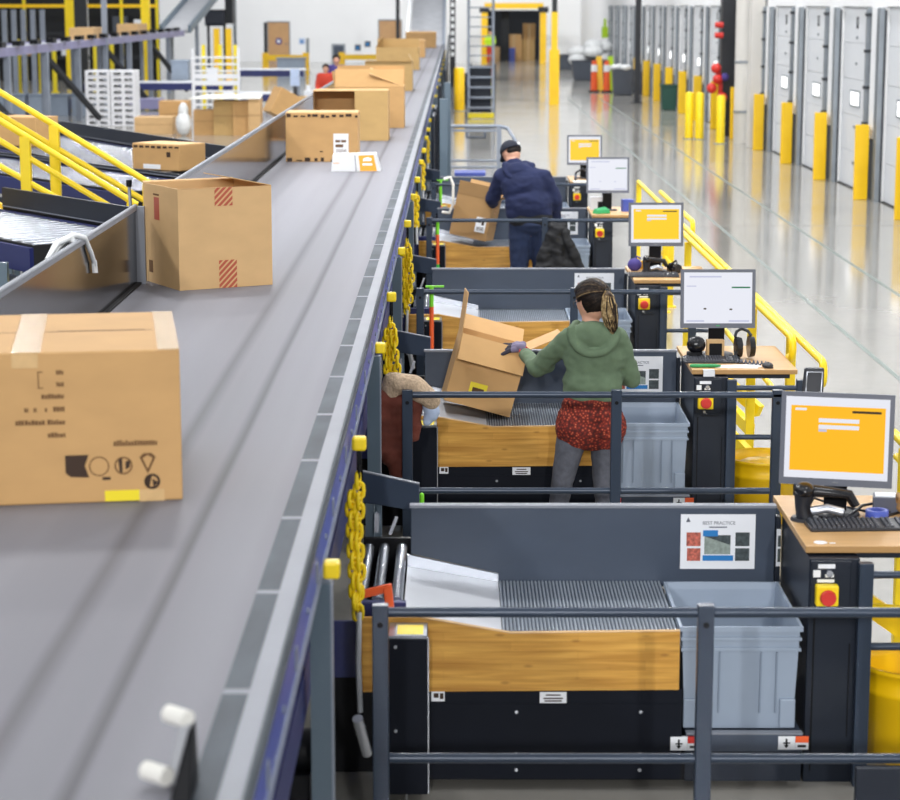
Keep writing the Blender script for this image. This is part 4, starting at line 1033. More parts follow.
t = thing('marker_pen', 'green pen lying at the left front of the second desk', 'pen', (1.54, 13.05, 1.0)); b = MB('green_stuff'); b.tube([(-.09, .0, .012), (.06, 0, .012), (.09, 0, .012)], [.011, .011, .006], 10); b.build('barrel', t, True); b = MB('green_stuff'); b.tube([(-.1, 0, .012), (-.09, 0, .012)], .009, 8); b.build('pen_cap', t, True)
t = thing('label_strip', 'pale green strip hanging over the second desk\'s front edge', 'label', (1.545, 12.93, .97)); b = MB('plastic_white'); b.box(-.035, .035, -.003, -.0, -.005, .032); b.box(-.035, .035, -.003, .05, .0305, .032); b.build('strip', t, True)
# third and fourth desk clutter
t = thing('purple_bag', 'dark purple bag at the left edge of the third desk', 'bag', (1.50, 17.95, 1.0)); b = MB('purple'); b.sphere((0, 0, .05), (.06, .06, .055)); b.tube([(0, 0, .09), (.02, 0, .12), (.05, 0, .1)], .008, 6); b.build('body', t, True)
t = stuff_box('amber', 1.62, 18.05, 1.0, .14, .04, .07, 'yellow printed pad behind the third keyboard', 'notepad', 'note_pad')
t = thing('headphones', 'black headphones right of the third desk\'s scanner', 'headphones', (1.80, 17.75, 1.0), math.radians(-60)); 
for x in (-.03, .05):
    b = MB('black_gloss'); b.cyl((x, 0, .045), (x+.03, 0, .045), .042, .038, n=18); b.build('ear_cup', t, True)
b = MB('plastic_dark'); b.tube([(-.02, 0, .08), (.02, .02, .11), (.06, 0, .08)], .008, 8); b.build('headband', t, True)
t = thing('green_packet', 'green packet lying on the desk under the white monitor right of the man', 'packet', (1.55, 22.95, 1.0), math.radians(20)); b = MB('green_stuff'); b.hexa([(-.08, -.06, 0), (.09, -.06, 0), (.09, .06, 0), (-.08, .06, 0), (-.06, -.05, .04), (.07, -.05, .05), (.07, .05, .07), (-.06, .05, .05)]); b.build('body', t, True, bevel=.008)
t = stuff_box('plastic_white', 1.56, 23.4, 1.0, .2, .1, .14, 'white box behind the green packet', 'box', 'small_box'); q = MB('black'); q.box(-.02, .03, -.052, -.05, .02, .09); q.build('printed_mark', t, True)
t = stuff_box('blue', 1.85, 23.2, 1.0, .12, .1, .13, 'dark blue box on the fourth desk, right of the monitor stand', 'box', 'small_box', 10)
t = thing('headphones', 'grey headphones on the desk below the farthest screen', 'headphones', (1.60, 27.3, 1.0)); b = MB('plastic_dark'); b.tube([(-.09, 0, .02), (-.08, 0, .1), (0, 0, .15), (.08, 0, .1), (.09, 0, .02)], .014, 8); b.build('headband', t, True)
for x in (-.1, .07):
    b = MB('bezel'); b.cyl((x, 0, .04), (x+.03, 0, .04), .04, n=14); b.build('ear_cup', t, True)
t = thing('paper_sheets', 'pinkish papers on the farthest desk', 'paper', (1.62, 27.02, 1.0)); b = MB('cloth_white'); b.obox((0, 0, .008), (.3, .2, .014)); b.build('sheets', t, True)
t = thing('clip_holder', 'black clip with silver frame on the rail end, right above the nearest monitor', 'clip', (1.94, 11.77, 1.07))
b = MB('rail'); b.box(-.19, .2, -.02, .02, -.02, 0.0); b.build('arm', t, True, bevel=.003)
b = MB('plastic_dark'); b.hexa([(-.02, -.03, 0), (.1, -.03, 0), (.1, .0, 0), (-.02, .0, 0), (0, .02, .14), (.11, .02, .14), (.11, .05, .14), (0, .05, .14)]); b.build('body', t, True, bevel=.01)
b = MB('silver'); b.tube([(0.0, -.035, .01), (.085, -.035, .01), (.095, .0, .12), (.01, .0, .12)], .006, 6, True); b.build('frame', t, True)

# ================================================================= YELLOW HANDRAILS AND BINS ON THE RIGHT
def handrail(label, pts_top, posts, lows=(), braces=(), r=.024):
    xs = pts_top[0]
    t = thing('handrail', label, 'handrail', (xs[0], xs[1], 0), group=None)
    m = MB('yellow'); m.tube(pts_top, r, 12); m.build('top_tube', t)
    for (x, y, z) in posts:
        p = MB('yellow'); p.box(x-.03, x+.03, y-.03, y+.03, 0, z); o = p.build('post', t, bevel=.004)
        q = MB('yellow'); q.box(x-.06, x+.06, y-.06, y+.06, 0, .012); q.build('base_plate', o)
    for a, b in lows:
        p = MB('yellow'); p.tube([a, b], .02, 10); p.build('mid_tube', t)
    for a, b in braces:
        p = MB('yellow'); p.bar(a, b, .05, .09); p.build('brace', t)
    return t
def hook(x, y, z, r=.07, back=True):
    return [(x, y+.10, z), (x, y, z-.0)]+[(x, y-.07*math.sin(a), z-.07*(1-math.cos(a))) for a in (.5, 1.0, 1.57, 2.2, 2.8, 3.14)]+[(x, y+.08, z-.14)]
handrail('long yellow handrail running away right of the desks, hooked end nearest', [(2.2, 26, 1.09)]+hook(2.2, 12.75, 1.09), [(2.2, 13.95, 1.07), (2.2, 17.9, 1.07), (2.2, 22.5, 1.07), (2.2, 25.9, 1.07)],
         [((2.2, 26, .58), (2.2, 14.0, .58))])
handrail('second yellow handrail just left of the long one, its hook higher in the picture', [(2.08, 20.2, 1.13)]+hook(2.13, 13.5, 1.12), [(2.08, 14.95, 1.1), (2.08, 19.2, 1.1)], [],
         [((1.83, 16.6, .42), (2.1, 15.0, .22)), ((1.75, 14.6, .42), (2.05, 14.0, .14)), ((1.95, 15.6, .5), (2.2, 15.3, .3))])
handrail('short yellow handrail between the third desk\'s screen and the aisle', [(2.3, 24.2, 1.12)]+hook(2.3, 20.9, 1.12), [(2.3, 22.9, 1.1)], [])
handrail('yellow handrail cut by the right edge of the picture beside the nearest monitor', [(2.2, 10.6, 1.08)]+[(2.2, 8.0, 1.08)], [(2.2, 10.3, 1.06), (2.02, 9.25, .92), (2.2, 8.5, 1.06)], [((2.2, 10.5, .98), (2.2, 8.0, .98)), ((1.78, 9.25, .55), (2.3, 9.2, .53)), ((1.74, 9.05, .62), (2.2, 9.0, .6))],
         [((1.78, 9.2, .62), (2.15, 9.2, .36))])
def barrel(x, y, label, bag):
    t = thing('waste_bin', label, 'bin', (x, y, 0), group='yellow bins beside the cabinets')
    b = MB('amber'); k_ = .72 if bag else .76; b.lathe([(r_, z_*k_) for r_, z_ in [(.19, 0), (.21, .02), (.235, .40), (.245, .41), (.245, .44), (.235, .45), (.24, .53), (.255, .54), (.255, .56), (.24, .565), (.225, .5), (.185, .03)]], (0, 0, 0), 36); b.build('drum', t, True)
    if bag:
        g = MB('amber'); g.sphere((-.05, -.03, .34), (.14, .13, .06)); g.sphere((.07, 0, .33), (.13, .15, .07)); g.build('liner', t, True)
    return t
bb = barrel(1.98, 8.9, 'yellow plastic bin at the right edge behind the nearest cabinet', False)
text_mesh('TE', .045, 'black', bb, (-.2, -.1, .28), rot('X', 90) if False else (rot('Z', -58)@rot('X', 90)), 'lettering', .004, True)
barrel(1.95, 13.25, 'yellow-orange bin right of the second cabinet, holding a yellow liner', True)

# ================================================================= GREY GATE, LADDER, FAR AISLE
t = thing('tube_gate', 'grey tubular gate across the aisle behind the man\'s head', 'gate', (.35, 36, 0))
m = MB('grey_frame'); m.tube([(-.15, 36, 1.2), (.72, 36, 1.2), (.86, 35.9, 1.17), (.97, 35.4, 1.0), (1.0, 35.2, .7), (1.0, 35.2, 0)], .03, 10); m.build('top_tube', t)
m = MB('grey_frame'); m.box(-.15, .75, 35.98, 36.03, 1.11, 1.15); m.build('top_bar', t)
for x in (-.12, .72):
    p = MB('grey_frame'); p.box(x-.04, x+.04, 35.96, 36.04, 0, 1.2); p.build('post', t)
for z in (.63, .52):
    p = MB('grey_frame'); p.tube([(-.12, 36, z), (.72, 36, z)], .02, 8); p.build('mid_tube', t)
p = MB('slate'); p.tube([(.18, 35.95, 1.1), (.18, 35.9, 1.02), (.48, 35.9, 1.02), (.48, 35.95, 1.1)], .02, 6); p.build('handle', t)
t = thing('platform_ladder', 'grey rolling platform ladder in front of the yellow-framed doorway', 'ladder', (.75, 62, 0))
for x in (.36, 1.06):
    p = MB('grey_frame'); p.tube([(x, 61.4, 0), (x, 62.2, 1.5), (x, 62.2, 3.6)], .04, 8); p.build('side_tube', t)
    p = MB('slate_dark'); p.tube([(x+.05, 63.4, 0), (x+.05, 62.7, 1.5)], .04, 8); p.build('rear_leg', t)
for i in range(5):
    p = MB('grey_frame'); p.box(.36, 1.06, 61.42+i*.17, 61.62+i*.17, .28*(i+1), .28*(i+1)+.05); p.build('step', t)
for i in range(7):
    p = MB('grey_frame'); p.tube([(.36, 62.2, 1.75+i*.27), (1.06, 62.2, 1.75+i*.27)], .018, 6); p.build('guard_bar', t)
p = MB('yellow_label'); p.box(.34, 1.08, 61.35, 61.45, .02, .16); p.build('base_strip', t)['label'] = 'pale yellow bottom strip'
p = MB('slate_dark'); p.box(.40, 1.02, 62.9, 62.95, .1, 1.45); p.build('rear_panel', t)
t = MB('slate_dark'); t.box(-.05, .45, 70, 71, 0, 1.0); tag(t.build('dark_cabinet'), 'dark cabinet under the yellow bollard, left of the ladder', 'cabinet')
def bollard(x, y, r, h, label, k='amber', group=None):
    t = thing('bollard', label, 'bollard', (x, y, 0), group=group)
    p = MB(k); p.lathe([(r, 0), (r, h-.04), (r*.7, h), (.001, h)], n=20); p.build('sleeve', t, True)
    q = MB('track'); q.cyl((0, 0, 0), (0, 0, .015), r*1.5, n=20); q.build('base', t, True); return t
bollard(.1, 66, .16, 1.3, 'yellow bollard left of the grey ladder')
t = thing('yellow_column', 'tall yellow building column with black upper part, in the far aisle', 'column', (3.16, 70, 0))
p = MB('amber'); p.box(3.0, 3.32, 69.85, 70.15, 0, 1.75); p.build('sleeve', t); p = MB('amber'); p.box(3.06, 3.26, 69.9, 70.1, 1.75, 2.95); p.build('shaft', t); p = MB('column_black'); p.box(3.08, 3.24, 69.92, 70.08, 2.95, 5); p.build('upper_shaft', t)['label'] = 'black upper part'
t = thing('black_column', 'slim black building column beside the dock doors', 'column', (5.95, 71.3, 0)); p = MB('column_black'); p.box(5.86, 6.04, 71.2, 71.4, 0, 5); p.build('shaft', t); p = MB('column_black'); p.box(5.78, 6.12, 71.1, 71.5, 0, .03); p.build('base_plate', t)
# doorway frame in the far wall
t = thing('doorway_portal', 'yellow steel frame around the far doorway', 'door frame', (3.2, 119, 0))
for x in (1.55, 4.75):
    p = MB('amber'); p.box(x-.17, x+.17, 118.8, 119.1, 0, 3.0); p.build('post', t); p = MB('column_black'); p.box(x-.28, x+.28, 118.75, 119.15, 2.75, 3.05); p.build('corner_bracket', t)
p = MB('amber'); p.box(1.55, 4.75, 118.8, 119.1, 2.95, 3.25); p.build('lintel', t)
# things seen through it
for i, (x, z, w, h, d) in enumerate(((3.3, 0, .9, 1.5, 0), (4.15, 0, .75, 1.2, .5), (4.2, 1.2, .7, .9, .5), (2.1, 0, .8, .8, -.5))):
    t = MB(['card', 'card_c', 'card', 'card_b'][i]); t.box(x-w/2, x+w/2, YB+2.5+d, YB+3.3+d, z, z+h); t.use('tape').box(x-.05, x+.05, YB+2.49+d, YB+2.5+d, z, z+h)
    tag(t.build('carton'), ['tall carton seen through the far doorway, just right of its dark panel', 'lower right carton of the pile seen through the far doorway', 'upper right carton of the pile seen through the far doorway', 'pale carton low in the left half of the far doorway'][i], 'cardboard box', 'cartons beyond the far doorway')
t = MB('blue'); t.box(2.95, 3.35, YB+1.6, YB+2.2, 0, .75); tag(t.build('blue_crate'), 'blue crate standing inside the far doorway', 'crate')

# bins and cones in the far right corner
def tub(x, y, w, d, h, k, label, bag=None, name='waste_bin'):
    t = thing(name, label, 'bin', (x, y, 0)); b = MB(k); a = .85
    b.hexa([(-w/2*a, -d/2*a, 0), (w/2*a, -d/2*a, 0), (w/2*a, d/2*a, 0), (-w/2*a, d/2*a, 0), (-w/2, -d/2, h), (w/2, -d/2, h), (w/2, d/2, h), (-w/2, d/2, h)]); b.build('tub', t, True, bevel=.03)
    r = MB(k); r.box(-w/2-.02, w/2+.02, -d/2-.02, d/2+.02, h-.06, h); r.build('rim', t, True, bevel=.01)
    if bag:
        g = MB('bag'); random.seed(int(x*10))
        for i in range(bag): g.sphere((random.uniform(-w/3, w/3), random.uniform(-d/3, d/3), h+random.uniform(0, .62 if bag > 3 else .06)), (w*.28, d*.3, .28 if bag > 3 else .12), 12, 8)
        g.build('bag_heap' if bag > 3 else 'liner', t, True)['label'] = 'white plastic bag'
    return t
tub(5.3, 108, 1.1, .8, .75, 'bin_grey', 'grey bin against the far wall, left of the bag heap')
tub(5.75, 93, 1.65, 1.3, .85, 'bin_grey', 'large grey tub piled high with white plastic bags', 8)
tub(5.95, 77.6, .75, .75, .92, 'bin_grey', 'round-cornered grey bin with white liner, right of the orange cones', 3)
tub(6.68, 79, .6, .6, .8, 'bin_grey', 'grey bin half behind the black column')
tub(6.52, 66.5, .48, .5, .78, 'bin_green', 'dark green bin by the dock doors')
for i, (x, y, k, lab) in enumerate(((5.1, 80.2, 'orange', 'left orange and white traffic delineator'), (5.55, 80.0, 'orange', 'right orange and white traffic delineator'))):
    t = thing('delineator_post', lab+' beside the grey bin', 'traffic post', (x, y, 0), group=None)
    b = MB('rubber'); b.box(-.2, .2, -.2, .2, 0, .06); b.build('base', t, True); b = MB(k); b.cyl((0, 0, .06), (0, 0, 1.15), .13, .09, n=16); b.build('tube', t, True); b = MB('white'); b.cyl((0, 0, .75), (0, 0, 1.0), .125, .115, n=16); b.build('band', t, True)
for i, (x, y, k, lab) in enumerate(((5.3, 80.6, 'amber', 'yellow floor sign between the two orange posts'), (5.72, 80.6, 'hivis', 'lime yellow floor sign right of the orange posts'))):
    t = thing('floor_sign', lab, 'floor sign', (x, y, 0)); b = MB(k); b.hexa([(-.16, -.2, 0), (.16, -.2, 0), (.16, -.16, 0), (-.16, -.16, 0), (-.1, -.02, 1.3), (.1, -.02, 1.3), (.1, 0, 1.3), (-.1, 0, 1.3)]); b.build('front_leaf', t, True); b = MB(k); b.hexa([(-.16, .16, 0), (.16, .16, 0), (.16, .2, 0), (-.16, .2, 0), (-.1, 0, 1.3), (.1, 0, 1.3), (.1, .02, 1.3), (-.1, .02, 1.3)]); b.build('rear_leaf', t, True)
t = thing('hanging_sign', 'small lime yellow sign on the dock wall above the bag heap', 'sign', (6.85, 98, 1.7)); b = MB('hivis'); b.box(-.3, -.02, -.02, .02, 0, .5); b.box(-.22, -.1, -.02, .02, .5, .85); b.build('plate', t, True)
# bollards at the dock doors
order = ['nearest the camera at the right edge', 'second from the right edge', 'third from the right edge', 'fourth from the right edge', 'fifth from the right edge', 'sixth from the right edge, behind the drain pipe', 'seventh from the right edge', 'eighth from the right edge',
         'ninth from the right edge', 'tenth from the right edge', 'eleventh from the right edge', 'twelfth from the right edge', 'thirteenth from the right edge']
for i, y in enumerate(pier[1:14]):
    t = thing('dock_bollard', 'yellow dock door guard, '+order[i], 'bollard', (6.72, y-.1, 0), group='yellow guards between the dock doors')
    if i == 0: y = y+.7
    p = MB('amber'); p.prism([(6.62, y-.26), (6.80, y-.26), (6.80, y+.06), (6.76, y+.06), (6.66, y-.2), (6.62, y-.2)], 'z', 0, 1.24) if False else p.box(6.60, 6.83, y-.16, y-.1, 0, 1.24)
    p.build('front_plate', t, bevel=.01); p = MB('amber'); p.box(6.78, 6.84, y-.1, y+.16, 0, 1.22); p.build('side_plate', t, bevel=.01)
for i, (x, y) in enumerate(((5.62, 52.2), (5.85, 52.0), (6.16, 50.4))):
    bollard(x, y, .1, 1.12, ['left one of the close pair of yellow round bollards by the dock', 'right one of the close pair of yellow round bollards by the dock', 'yellow round bollard in front of the red standpipe'][i], 'yellow')
# red standpipe on the dark column, grey drain pipe and white box column
t = thing('standpipe', 'red sprinkler standpipe with valves on the dark column', 'pipe', (6.55, 53.5, 0))
b = MB('column_black'); b.box(6.5, 6.85, 53.3, 53.7, 0, 5); b.build('column', t)
b = MB('red'); b.tube([(6.46, 53.1, 0), (6.46, 53.1, 1.35), (6.40, 53.1, 1.6)], .06, 10); b.build('riser', t)
for (x, z) in ((6.38, 1.40), (6.34, 1.66), (6.24, 1.18), (6.5, .95)):
    b = MB('red'); b.sphere((x, 52.98, z), .13, 12, 8); b.build('valve', t)
b = MB('purple'); b.sphere((6.55, 52.95, 1.45), .1, 12, 8); b.build('gauge', t)
for z in (2.45, 2.7):
    b = MB('red'); b.cyl((6.3, 53.1, z), (6.5, 53.1, z), .07); b.build('valve', t)
t = thing('drain_pipe', 'thick pale grey pipe standing by the dock wall', 'pipe', (6.72, 50.7, 0)); b = MB('column_grey'); b.cyl((6.72, 50.7, 0), (6.72, 50.7, 4), .22, n=24); b.build('pipe', t)
for z in (.7, 1.85):
    b = MB('track'); b.cyl((6.72, 50.7, z), (6.72, 50.7, z+.05), .235, n=24); b.build('clamp', t)
t = thing('white_column', 'white boxed column right of the thick grey pipe', 'column', (6.78, 48.9, 0)); b = MB('column_grey'); b.box(6.6, 6.9, 48.75, 49.2, 0, 5); b.build('shaft', t, bevel=.01)
# ================================================================= LEFT OF THE BELT: SPURS, STAIR, FAR MEZZANINE
def spur(c, back, fwd, label, nroll, ang=37, hw=.44, zt=1.6, gh=.17, pt=.013, sp=.145):
    sa, ca = math.sin(math.radians(ang)), math.cos(math.radians(ang)); UD = Vector((sa, -ca, 0)); UN = Vector((ca, sa, 0))
    t = thing('spur_conveyor', label, 'conveyor', (c[0], c[1], 0), group='slanting roller conveyors left of the belt')
    C0 = Vector((c[0], c[1], 0)); P = lambda a, n, z: tuple(C0+UD*a+UN*n+Vector((0, 0, z)))
    def beam(k, a0, a1, n0, n1, z0, z1, nm):
        b = MB(k); b.hexa([P(a0, n0, z0), P(a1, n0, z0), P(a1, n1, z0), P(a0, n1, z0), P(a0, n0, z1), P(a1, n0, z1), P(a1, n1, z1), P(a0, n1, z1)]); return b.build(nm, t)
    beam('navy', -back, fwd, -hw-.03, -hw, zt-.2, zt-.03, 'side_frame'); beam('navy', -back, fwd, hw, hw+.03, zt-.2, zt, 'side_frame')
    beam('slate_dark', -back, fwd, hw+.05, hw+.08, zt+.03, zt+gh, 'guard_rail'); beam('alu', -back, fwd, hw+.046, hw+.05, zt+.022, zt+.03, 'rail_edge'); beam('black', -back, fwd, hw+.052, hw+.06, zt-.1, zt+.02, 'guard_back')
    beam('slate_dark', -back, fwd, -hw-.12, -hw-.09, zt-.36, zt-.22, 'lower_beam')
    beam('rubber', -back, fwd, -hw, hw, zt-.16, zt-pt, 'pan')  # dark pan raised between rollers to stand in for their shaded sides
    for i in range(nroll):
        a = fwd-.06-i*sp; r = MB('roller'); r.cyl(P(a, -hw+.01, zt-.032), P(a, hw-.01, zt-.032), .03, n=14); r.build('roller', t)
    for a in (-back*.3, -back*.75, fwd-.5):
        for n in (-hw-.015, hw+.015):
            b = MB('post_grey'); q = P(a, n, 0); b.box(q[0]-.03, q[0]+.03, q[1]-.03, q[1]+.03, 0, zt-.2); b.build('leg', t)
    return P
Pa = spur((-2.85, 15.25), 1.9, .55, 'nearest slanting roller conveyor, low at the left edge above the stainless wall', 17)
Pb = spur((-3.05, 19.75), 5, .9, 'middle slanting roller conveyor, seen behind the yellow stair rails', 30, gh=.05, pt=.008, sp=.19)
Pc = spur((-3.0, 21.85), 10, .9, 'farthest slanting roller conveyor, carrying a carton close to the belt', 48, 28, .62, pt=.008, sp=.22)
t = thing('drive_cover', 'yellow motor cover under the nearest slanting conveyor', 'cover', (-2.72, 13.95, 1.16)); b = MB('amber'); b.box(-2.86, -2.58, 13.85, 14.1, 1.16, 1.40); b.build('cover', t, bevel=.03); b = MB('post_grey'); b.box(-2.75, -2.69, 13.95, 14.0, 0, 1.16); b.build('stand', t)
t = MB('post_grey'); t.box(-2.97, -2.91, 13.85, 13.91, 0, 1.55); tag(t.build('grey_stanchion'), 'grey post at the far left end of the nearest slanting conveyor', 'post')
t = thing('sensor_arm', 'silver sensor arm rising from the nearest slanting conveyor', 'sensor', (-2.28, 15.0, 1.6)); b = MB('silver'); b.tube([(-2.28, 14.95, 1.6), (-2.26, 14.95, 1.75), (-2.27, 14.95, 1.95)], .012, 8); b.box(-2.31, -2.22, 14.93, 14.98, 1.74, 1.77); b.build('arm', t); b = MB('black'); b.cyl((-2.27, 14.95, 1.95), (-2.27, 14.95, 2.0), .02); b.build('head', t)
cs = carton('long carton on the farthest slanting conveyor, torn dark top edge', (-3.13, 20.85, 1.612), 12, .44, .5, .24, 'card')
cs.location = (-2.83, 21.28, 1.601); cs.rotation_euler = (0, 0, math.radians(-33))
for ch in list(cs.children): bpy.data.objects.remove(ch)
b = MB('card'); b.box(-.30, .30, -.2, .2, 0, .25); b.build('body', cs, True, bevel=.006); b = MB('card_b'); b.box(-.295, .295, -.195, .195, .25, .256); b.build('lid', cs, True)
b = MB('ink'); random.seed(4); x = -.28
while x < .26: b.box(x, x+.05, -.2015, -.2, .21+random.uniform(0, .01), .235); x += .075
b.box(.14, .19, -.2015, -.2, .13, .18); b.build('torn_edge', cs, True); b = MB('paper'); b.box(-.16, .06, -.2015, -.2, .01, .055); b.build('label_strip', cs, True)
c2 = carton('carton on the farthest slanting conveyor at the left edge, behind the yellow rails', (-4.05, 20.0, 1.602), -28, .62, .4, .33, 'card', seam=False)
c2.location = (-4.95, 24.9, 1.602)
# yellow stair rails
t = thing('crossover_stair', 'yellow-railed stair descending between the slanting conveyors', 'stairs', (-3.4, 17.85, 0))
def sx(x, y, zr): return (x, y, zr)
def line(k, x0, z0, x1, z1, y, r, nm, L=1.2):
    s = (z1-z0)/(x1-x0); xa = x0-L; b = MB(k); b.tube([(xa, y, z0-s*L), (x1, y, z1)], r, 10); return b.build(nm, t)
line('yellow', -3.67, 2.28, -2.58, 1.60, 17.4, .026, 'hand_tube'); line('yellow', -3.67, 2.115, -2.70, 1.526, 17.4, .024, 'mid_tube'); line('yellow', -3.67, 1.906, -3.09, 1.575, 17.4, .024, 'mid_tube'); 
line('yellow', -3.85, 2.47, -2.60, 1.70, 18.3, .026, 'hand_tube'); line('yellow', -3.85, 2.278, -2.66, 1.56, 18.3, .024, 'mid_tube')
for x, y, z in ((-3.47, 17.4, 2.15), (-2.62, 17.4, 1.62), (-3.40, 18.3, 2.19), (-2.62, 18.3, 1.7)):
    b = MB('yellow'); b.box(x-.042, x+.042, y-.03, y+.03, .3, z-.0); b.build('post', t, bevel=.004)
for y in (17.44, 18.26):
    b = MB('amber'); b.bar((-4.6, y, 1.9), (-2.55, y, .55), .05, .2); b.build('stringer', t)
for i in range(7):
    b = MB('grey_frame'); x = -4.45+i*.3; z = 1.84-i*.2; b.box(x-.14, x+.14, 17.47, 18.23, z-.03, z); b.build('tread', t)
b = MB('grey_frame'); b.box(-2.6, -2.1, 17.4, 18.3, .3, .34); b.build('landing', t)
b = MB('grey_frame')
for x in (-2.57, -2.13):
    for y in (17.43, 18.27): b.box(x-.03, x+.03, y-.03, y+.03, 0, .3)
b.build('landing_leg', t)

# far elevated conveyor running away from the camera
t = thing('elevated_conveyor', 'long elevated conveyor on grey legs, upper left background', 'conveyor', (-10.4, 70, 0))
b = MB('purple_grey'); b.box(-10.5, -10.42, 40, 83.7, 2.0, 2.2); b.box(-11.5, -11.42, 40, 83.7, 2.0, 2.2); b.build('side_frame', t)
b = MB('belt_grey'); b.box(-11.42, -10.5, 40, 83.7, 2.1, 2.16); b.build('belt', t)
for i in range(20):
    y = 41+i*2.1; b = MB('black'); b.box(-10.5, -10.3, y, y+.5, 2.22, 2.34); b.build('roller_bracket', t)
for i in range(8):
    y = 46+i*4.75
    b = MB('grey_frame'); b.box(-10.55, -10.4, y-.08, y+.08, 0, 3.6 if i == 4 else 2.0); b.build('leg', t)
    b = MB('grey_frame'); b.box(-11.5, -11.38, y-.08, y+.08, 0, 2.0); b.build('leg', t)
    if i % 2 == 0:
        b = MB('column_black'); b.bar((-10.47, y+.2, 1.85), (-9.5, y+2.2, .2), .12, .12); b.build('brace', t)
# inclined belt rising out of the picture
t = thing('inclined_conveyor', 'inclined grey belt conveyor rising out of the top of the picture', 'conveyor', (-9.3, 92, 0))
b = MB('belt_grey'); b.hexa([(-11.3, 84, 2.1), (-10.3, 84, 2.1), (-10.1, 96, 3.9), (-11.2, 96, 3.9), (-11.3, 84, 2.2), (-10.3, 84, 2.2), (-10.1, 96, 4.0), (-11.2, 96, 4.0)]); b.build('belt', t)
for x0, x1 in ((-11.4, -11.3), (-10.3, -10.1)):
    b = MB('post_grey'); b.hexa([(x0, 83.9, 2.1), (x0+.1, 83.9, 2.1), (x1+.1, 96, 3.9), (x1, 96, 3.9), (x0, 83.9, 2.4), (x0+.1, 83.9, 2.4), (x1+.1, 96, 4.2), (x1, 96, 4.2)]); b.build('side_guard', t)
for x in (-11.3, -10.3): b = MB('grey_frame'); b.box(x, x+.14, 86, 86.15, 0, 2.4); b.build('leg', t)
t = thing('drive_unit', 'dark grilled machine hanging at the top, right of the inclined conveyor', 'machine', (-10.2, 92, 0)); b = MB('slate_dark'); b.box(-10.65, -9.75, 92, 93, 2.2, 2.95); b.build('housing', t)
b = MB('bezel')
for i in range(9): b.box(-10.6+i*.1, -10.56+i*.1, 91.95, 92, 2.3, 2.85)
b.build('grille', t)
for x in (-10.6, -9.85): b = MB('column_black'); b.box(x, x+.12, 92.4, 92.5, 0, 2.2); b.build('leg', t)
b = MB('column_black'); b.box(-9.7, -9.35, 92, 93, 2.3, 3.6); b.build('side_box', t)
t.location = (-11.2, 101.2, 0)
for i, (x, lab) in enumerate(((-9.95, 'left yellow post under the dark grilled machine'), (-9.45, 'right yellow post under the dark grilled machine'))):
    t = MB('amber'); t.box(x-.12, x+.12, 90.5, 90.7, 0, 2.2); t.box(x-.2, x+.2, 90.4, 90.8, 0, .06); tag(t.build('yellow_post'), lab, 'post', 'yellow posts under the machine')
# racks and yellow columns behind it
for i, (x, y, w, lab) in enumerate(((-15.6, 84, .55, 'wide yellow column left of the white crate stack'), (-12.75, 84.5, .30, 'yellow column nearer the inclined conveyor'))):
    t = thing('building_column', lab, 'column', (x+.9, y, 0)); b = MB('yellow'); b.box(x+.55, x+.55+w*1.05, y, y+.4, 0, 5); b.build('shaft', t); b = MB('column_black'); b.box(x+.5, x+.62+w, y-.05, y+.45, 0, .1); b.build('base', t)
def rack(x, y, w, label):
    t = thing('storage_rack', label, 'rack', (x+w/2, y, 0), group='dark racks behind the elevated conveyor')
    for xx in (x, x+w/2, x+w):
        b = MB('yellow_label'); b.box(xx-.06, xx+.06, y, y+.1, 0, 4); b.build('upright', t)
    for z in (.9, 1.9, 3.05):
        b = MB('amber' if z > 3 else 'column_black'); b.box(x, x+w, y-.02, y+.1, z, z+.14); b.build('beam', t)
    b = MB('interior_dark'); b.box(x, x+w, y+.6, y+.7, 0, 4); b.build('back_sheet', t)
    random.seed(int(-x*3))
    for k in range(int(w/.9)):
        z = random.choice((.02, 1.05, 2.05)); h = random.uniform(.3, .7); xx = x+.2+k*.9
        q = MB(random.choice(['card', 'bin_grey', 'grey_frame', 'slate', 'plastic_white'])); q.box(xx, xx+.6, y+.12, y+.55, z, z+h)
        tag(q.build('stored_box'), ORD[k]+' stored box from the left in the '+('far left dark rack' if x < -18 else 'dark rack right of the wide yellow column'), 'box', 'boxes stored in the dark racks')
rack(-20.5, 92, 4.6, 'dark storage rack at the far left, behind the elevated conveyor'); rack(-15.6, 92, 3.0, 'dark storage rack right of the wide yellow column')
for i in range(9):
    t = MB('grey_frame'); x = -17.6+i*.34; t.box(x, x+.16, 78, 78.14, 0, 3.0); t.box(x, x+.16, 78, 78.3, 0, .05); tag(t.build('grey_profile'), ORD[i]+' grey upright profile from the left in the row at the upper left corner', 'post', 'grey upright profiles at the upper left')
for i, x in enumerate((-15.9, -15.1, -13.1, -12.5, -14.6)):
    t = MB('yellow_label'); t.box(x-.07, x+.07, 79, 79.1, 0, 1.95); t.box(x-.13, x+.13, 78.95, 79.15, 0, .05); tag(t.build('yellow_upright'), ['leftmost thin yellow upright under the elevated conveyor', 'thin yellow upright just right of the leftmost one, under the elevated conveyor', 'thin yellow upright behind the white pallets, the left one', 'thin yellow upright behind the white pallets, the right one', 'thin yellow upright beside the wide yellow column'][i], 'post', 'thin yellow uprights under the elevated conveyor')
t = MB('column_black'); t.box(-14.0, -13.55, 80, 80.3, 0, 4.5); tag(t.build('dark_column'), 'dark column left of the wide yellow column', 'column')
for i, (x, y, w, h, k, lab) in enumerate(((-13.1, 86, 1.5, .42, 'card', 'carton riding the elevated conveyor, left of the grey leg'), (-11.55, 88, 1.4, .45, 'card_b', 'carton riding the elevated conveyor, near the inclined belt'))):
    pass
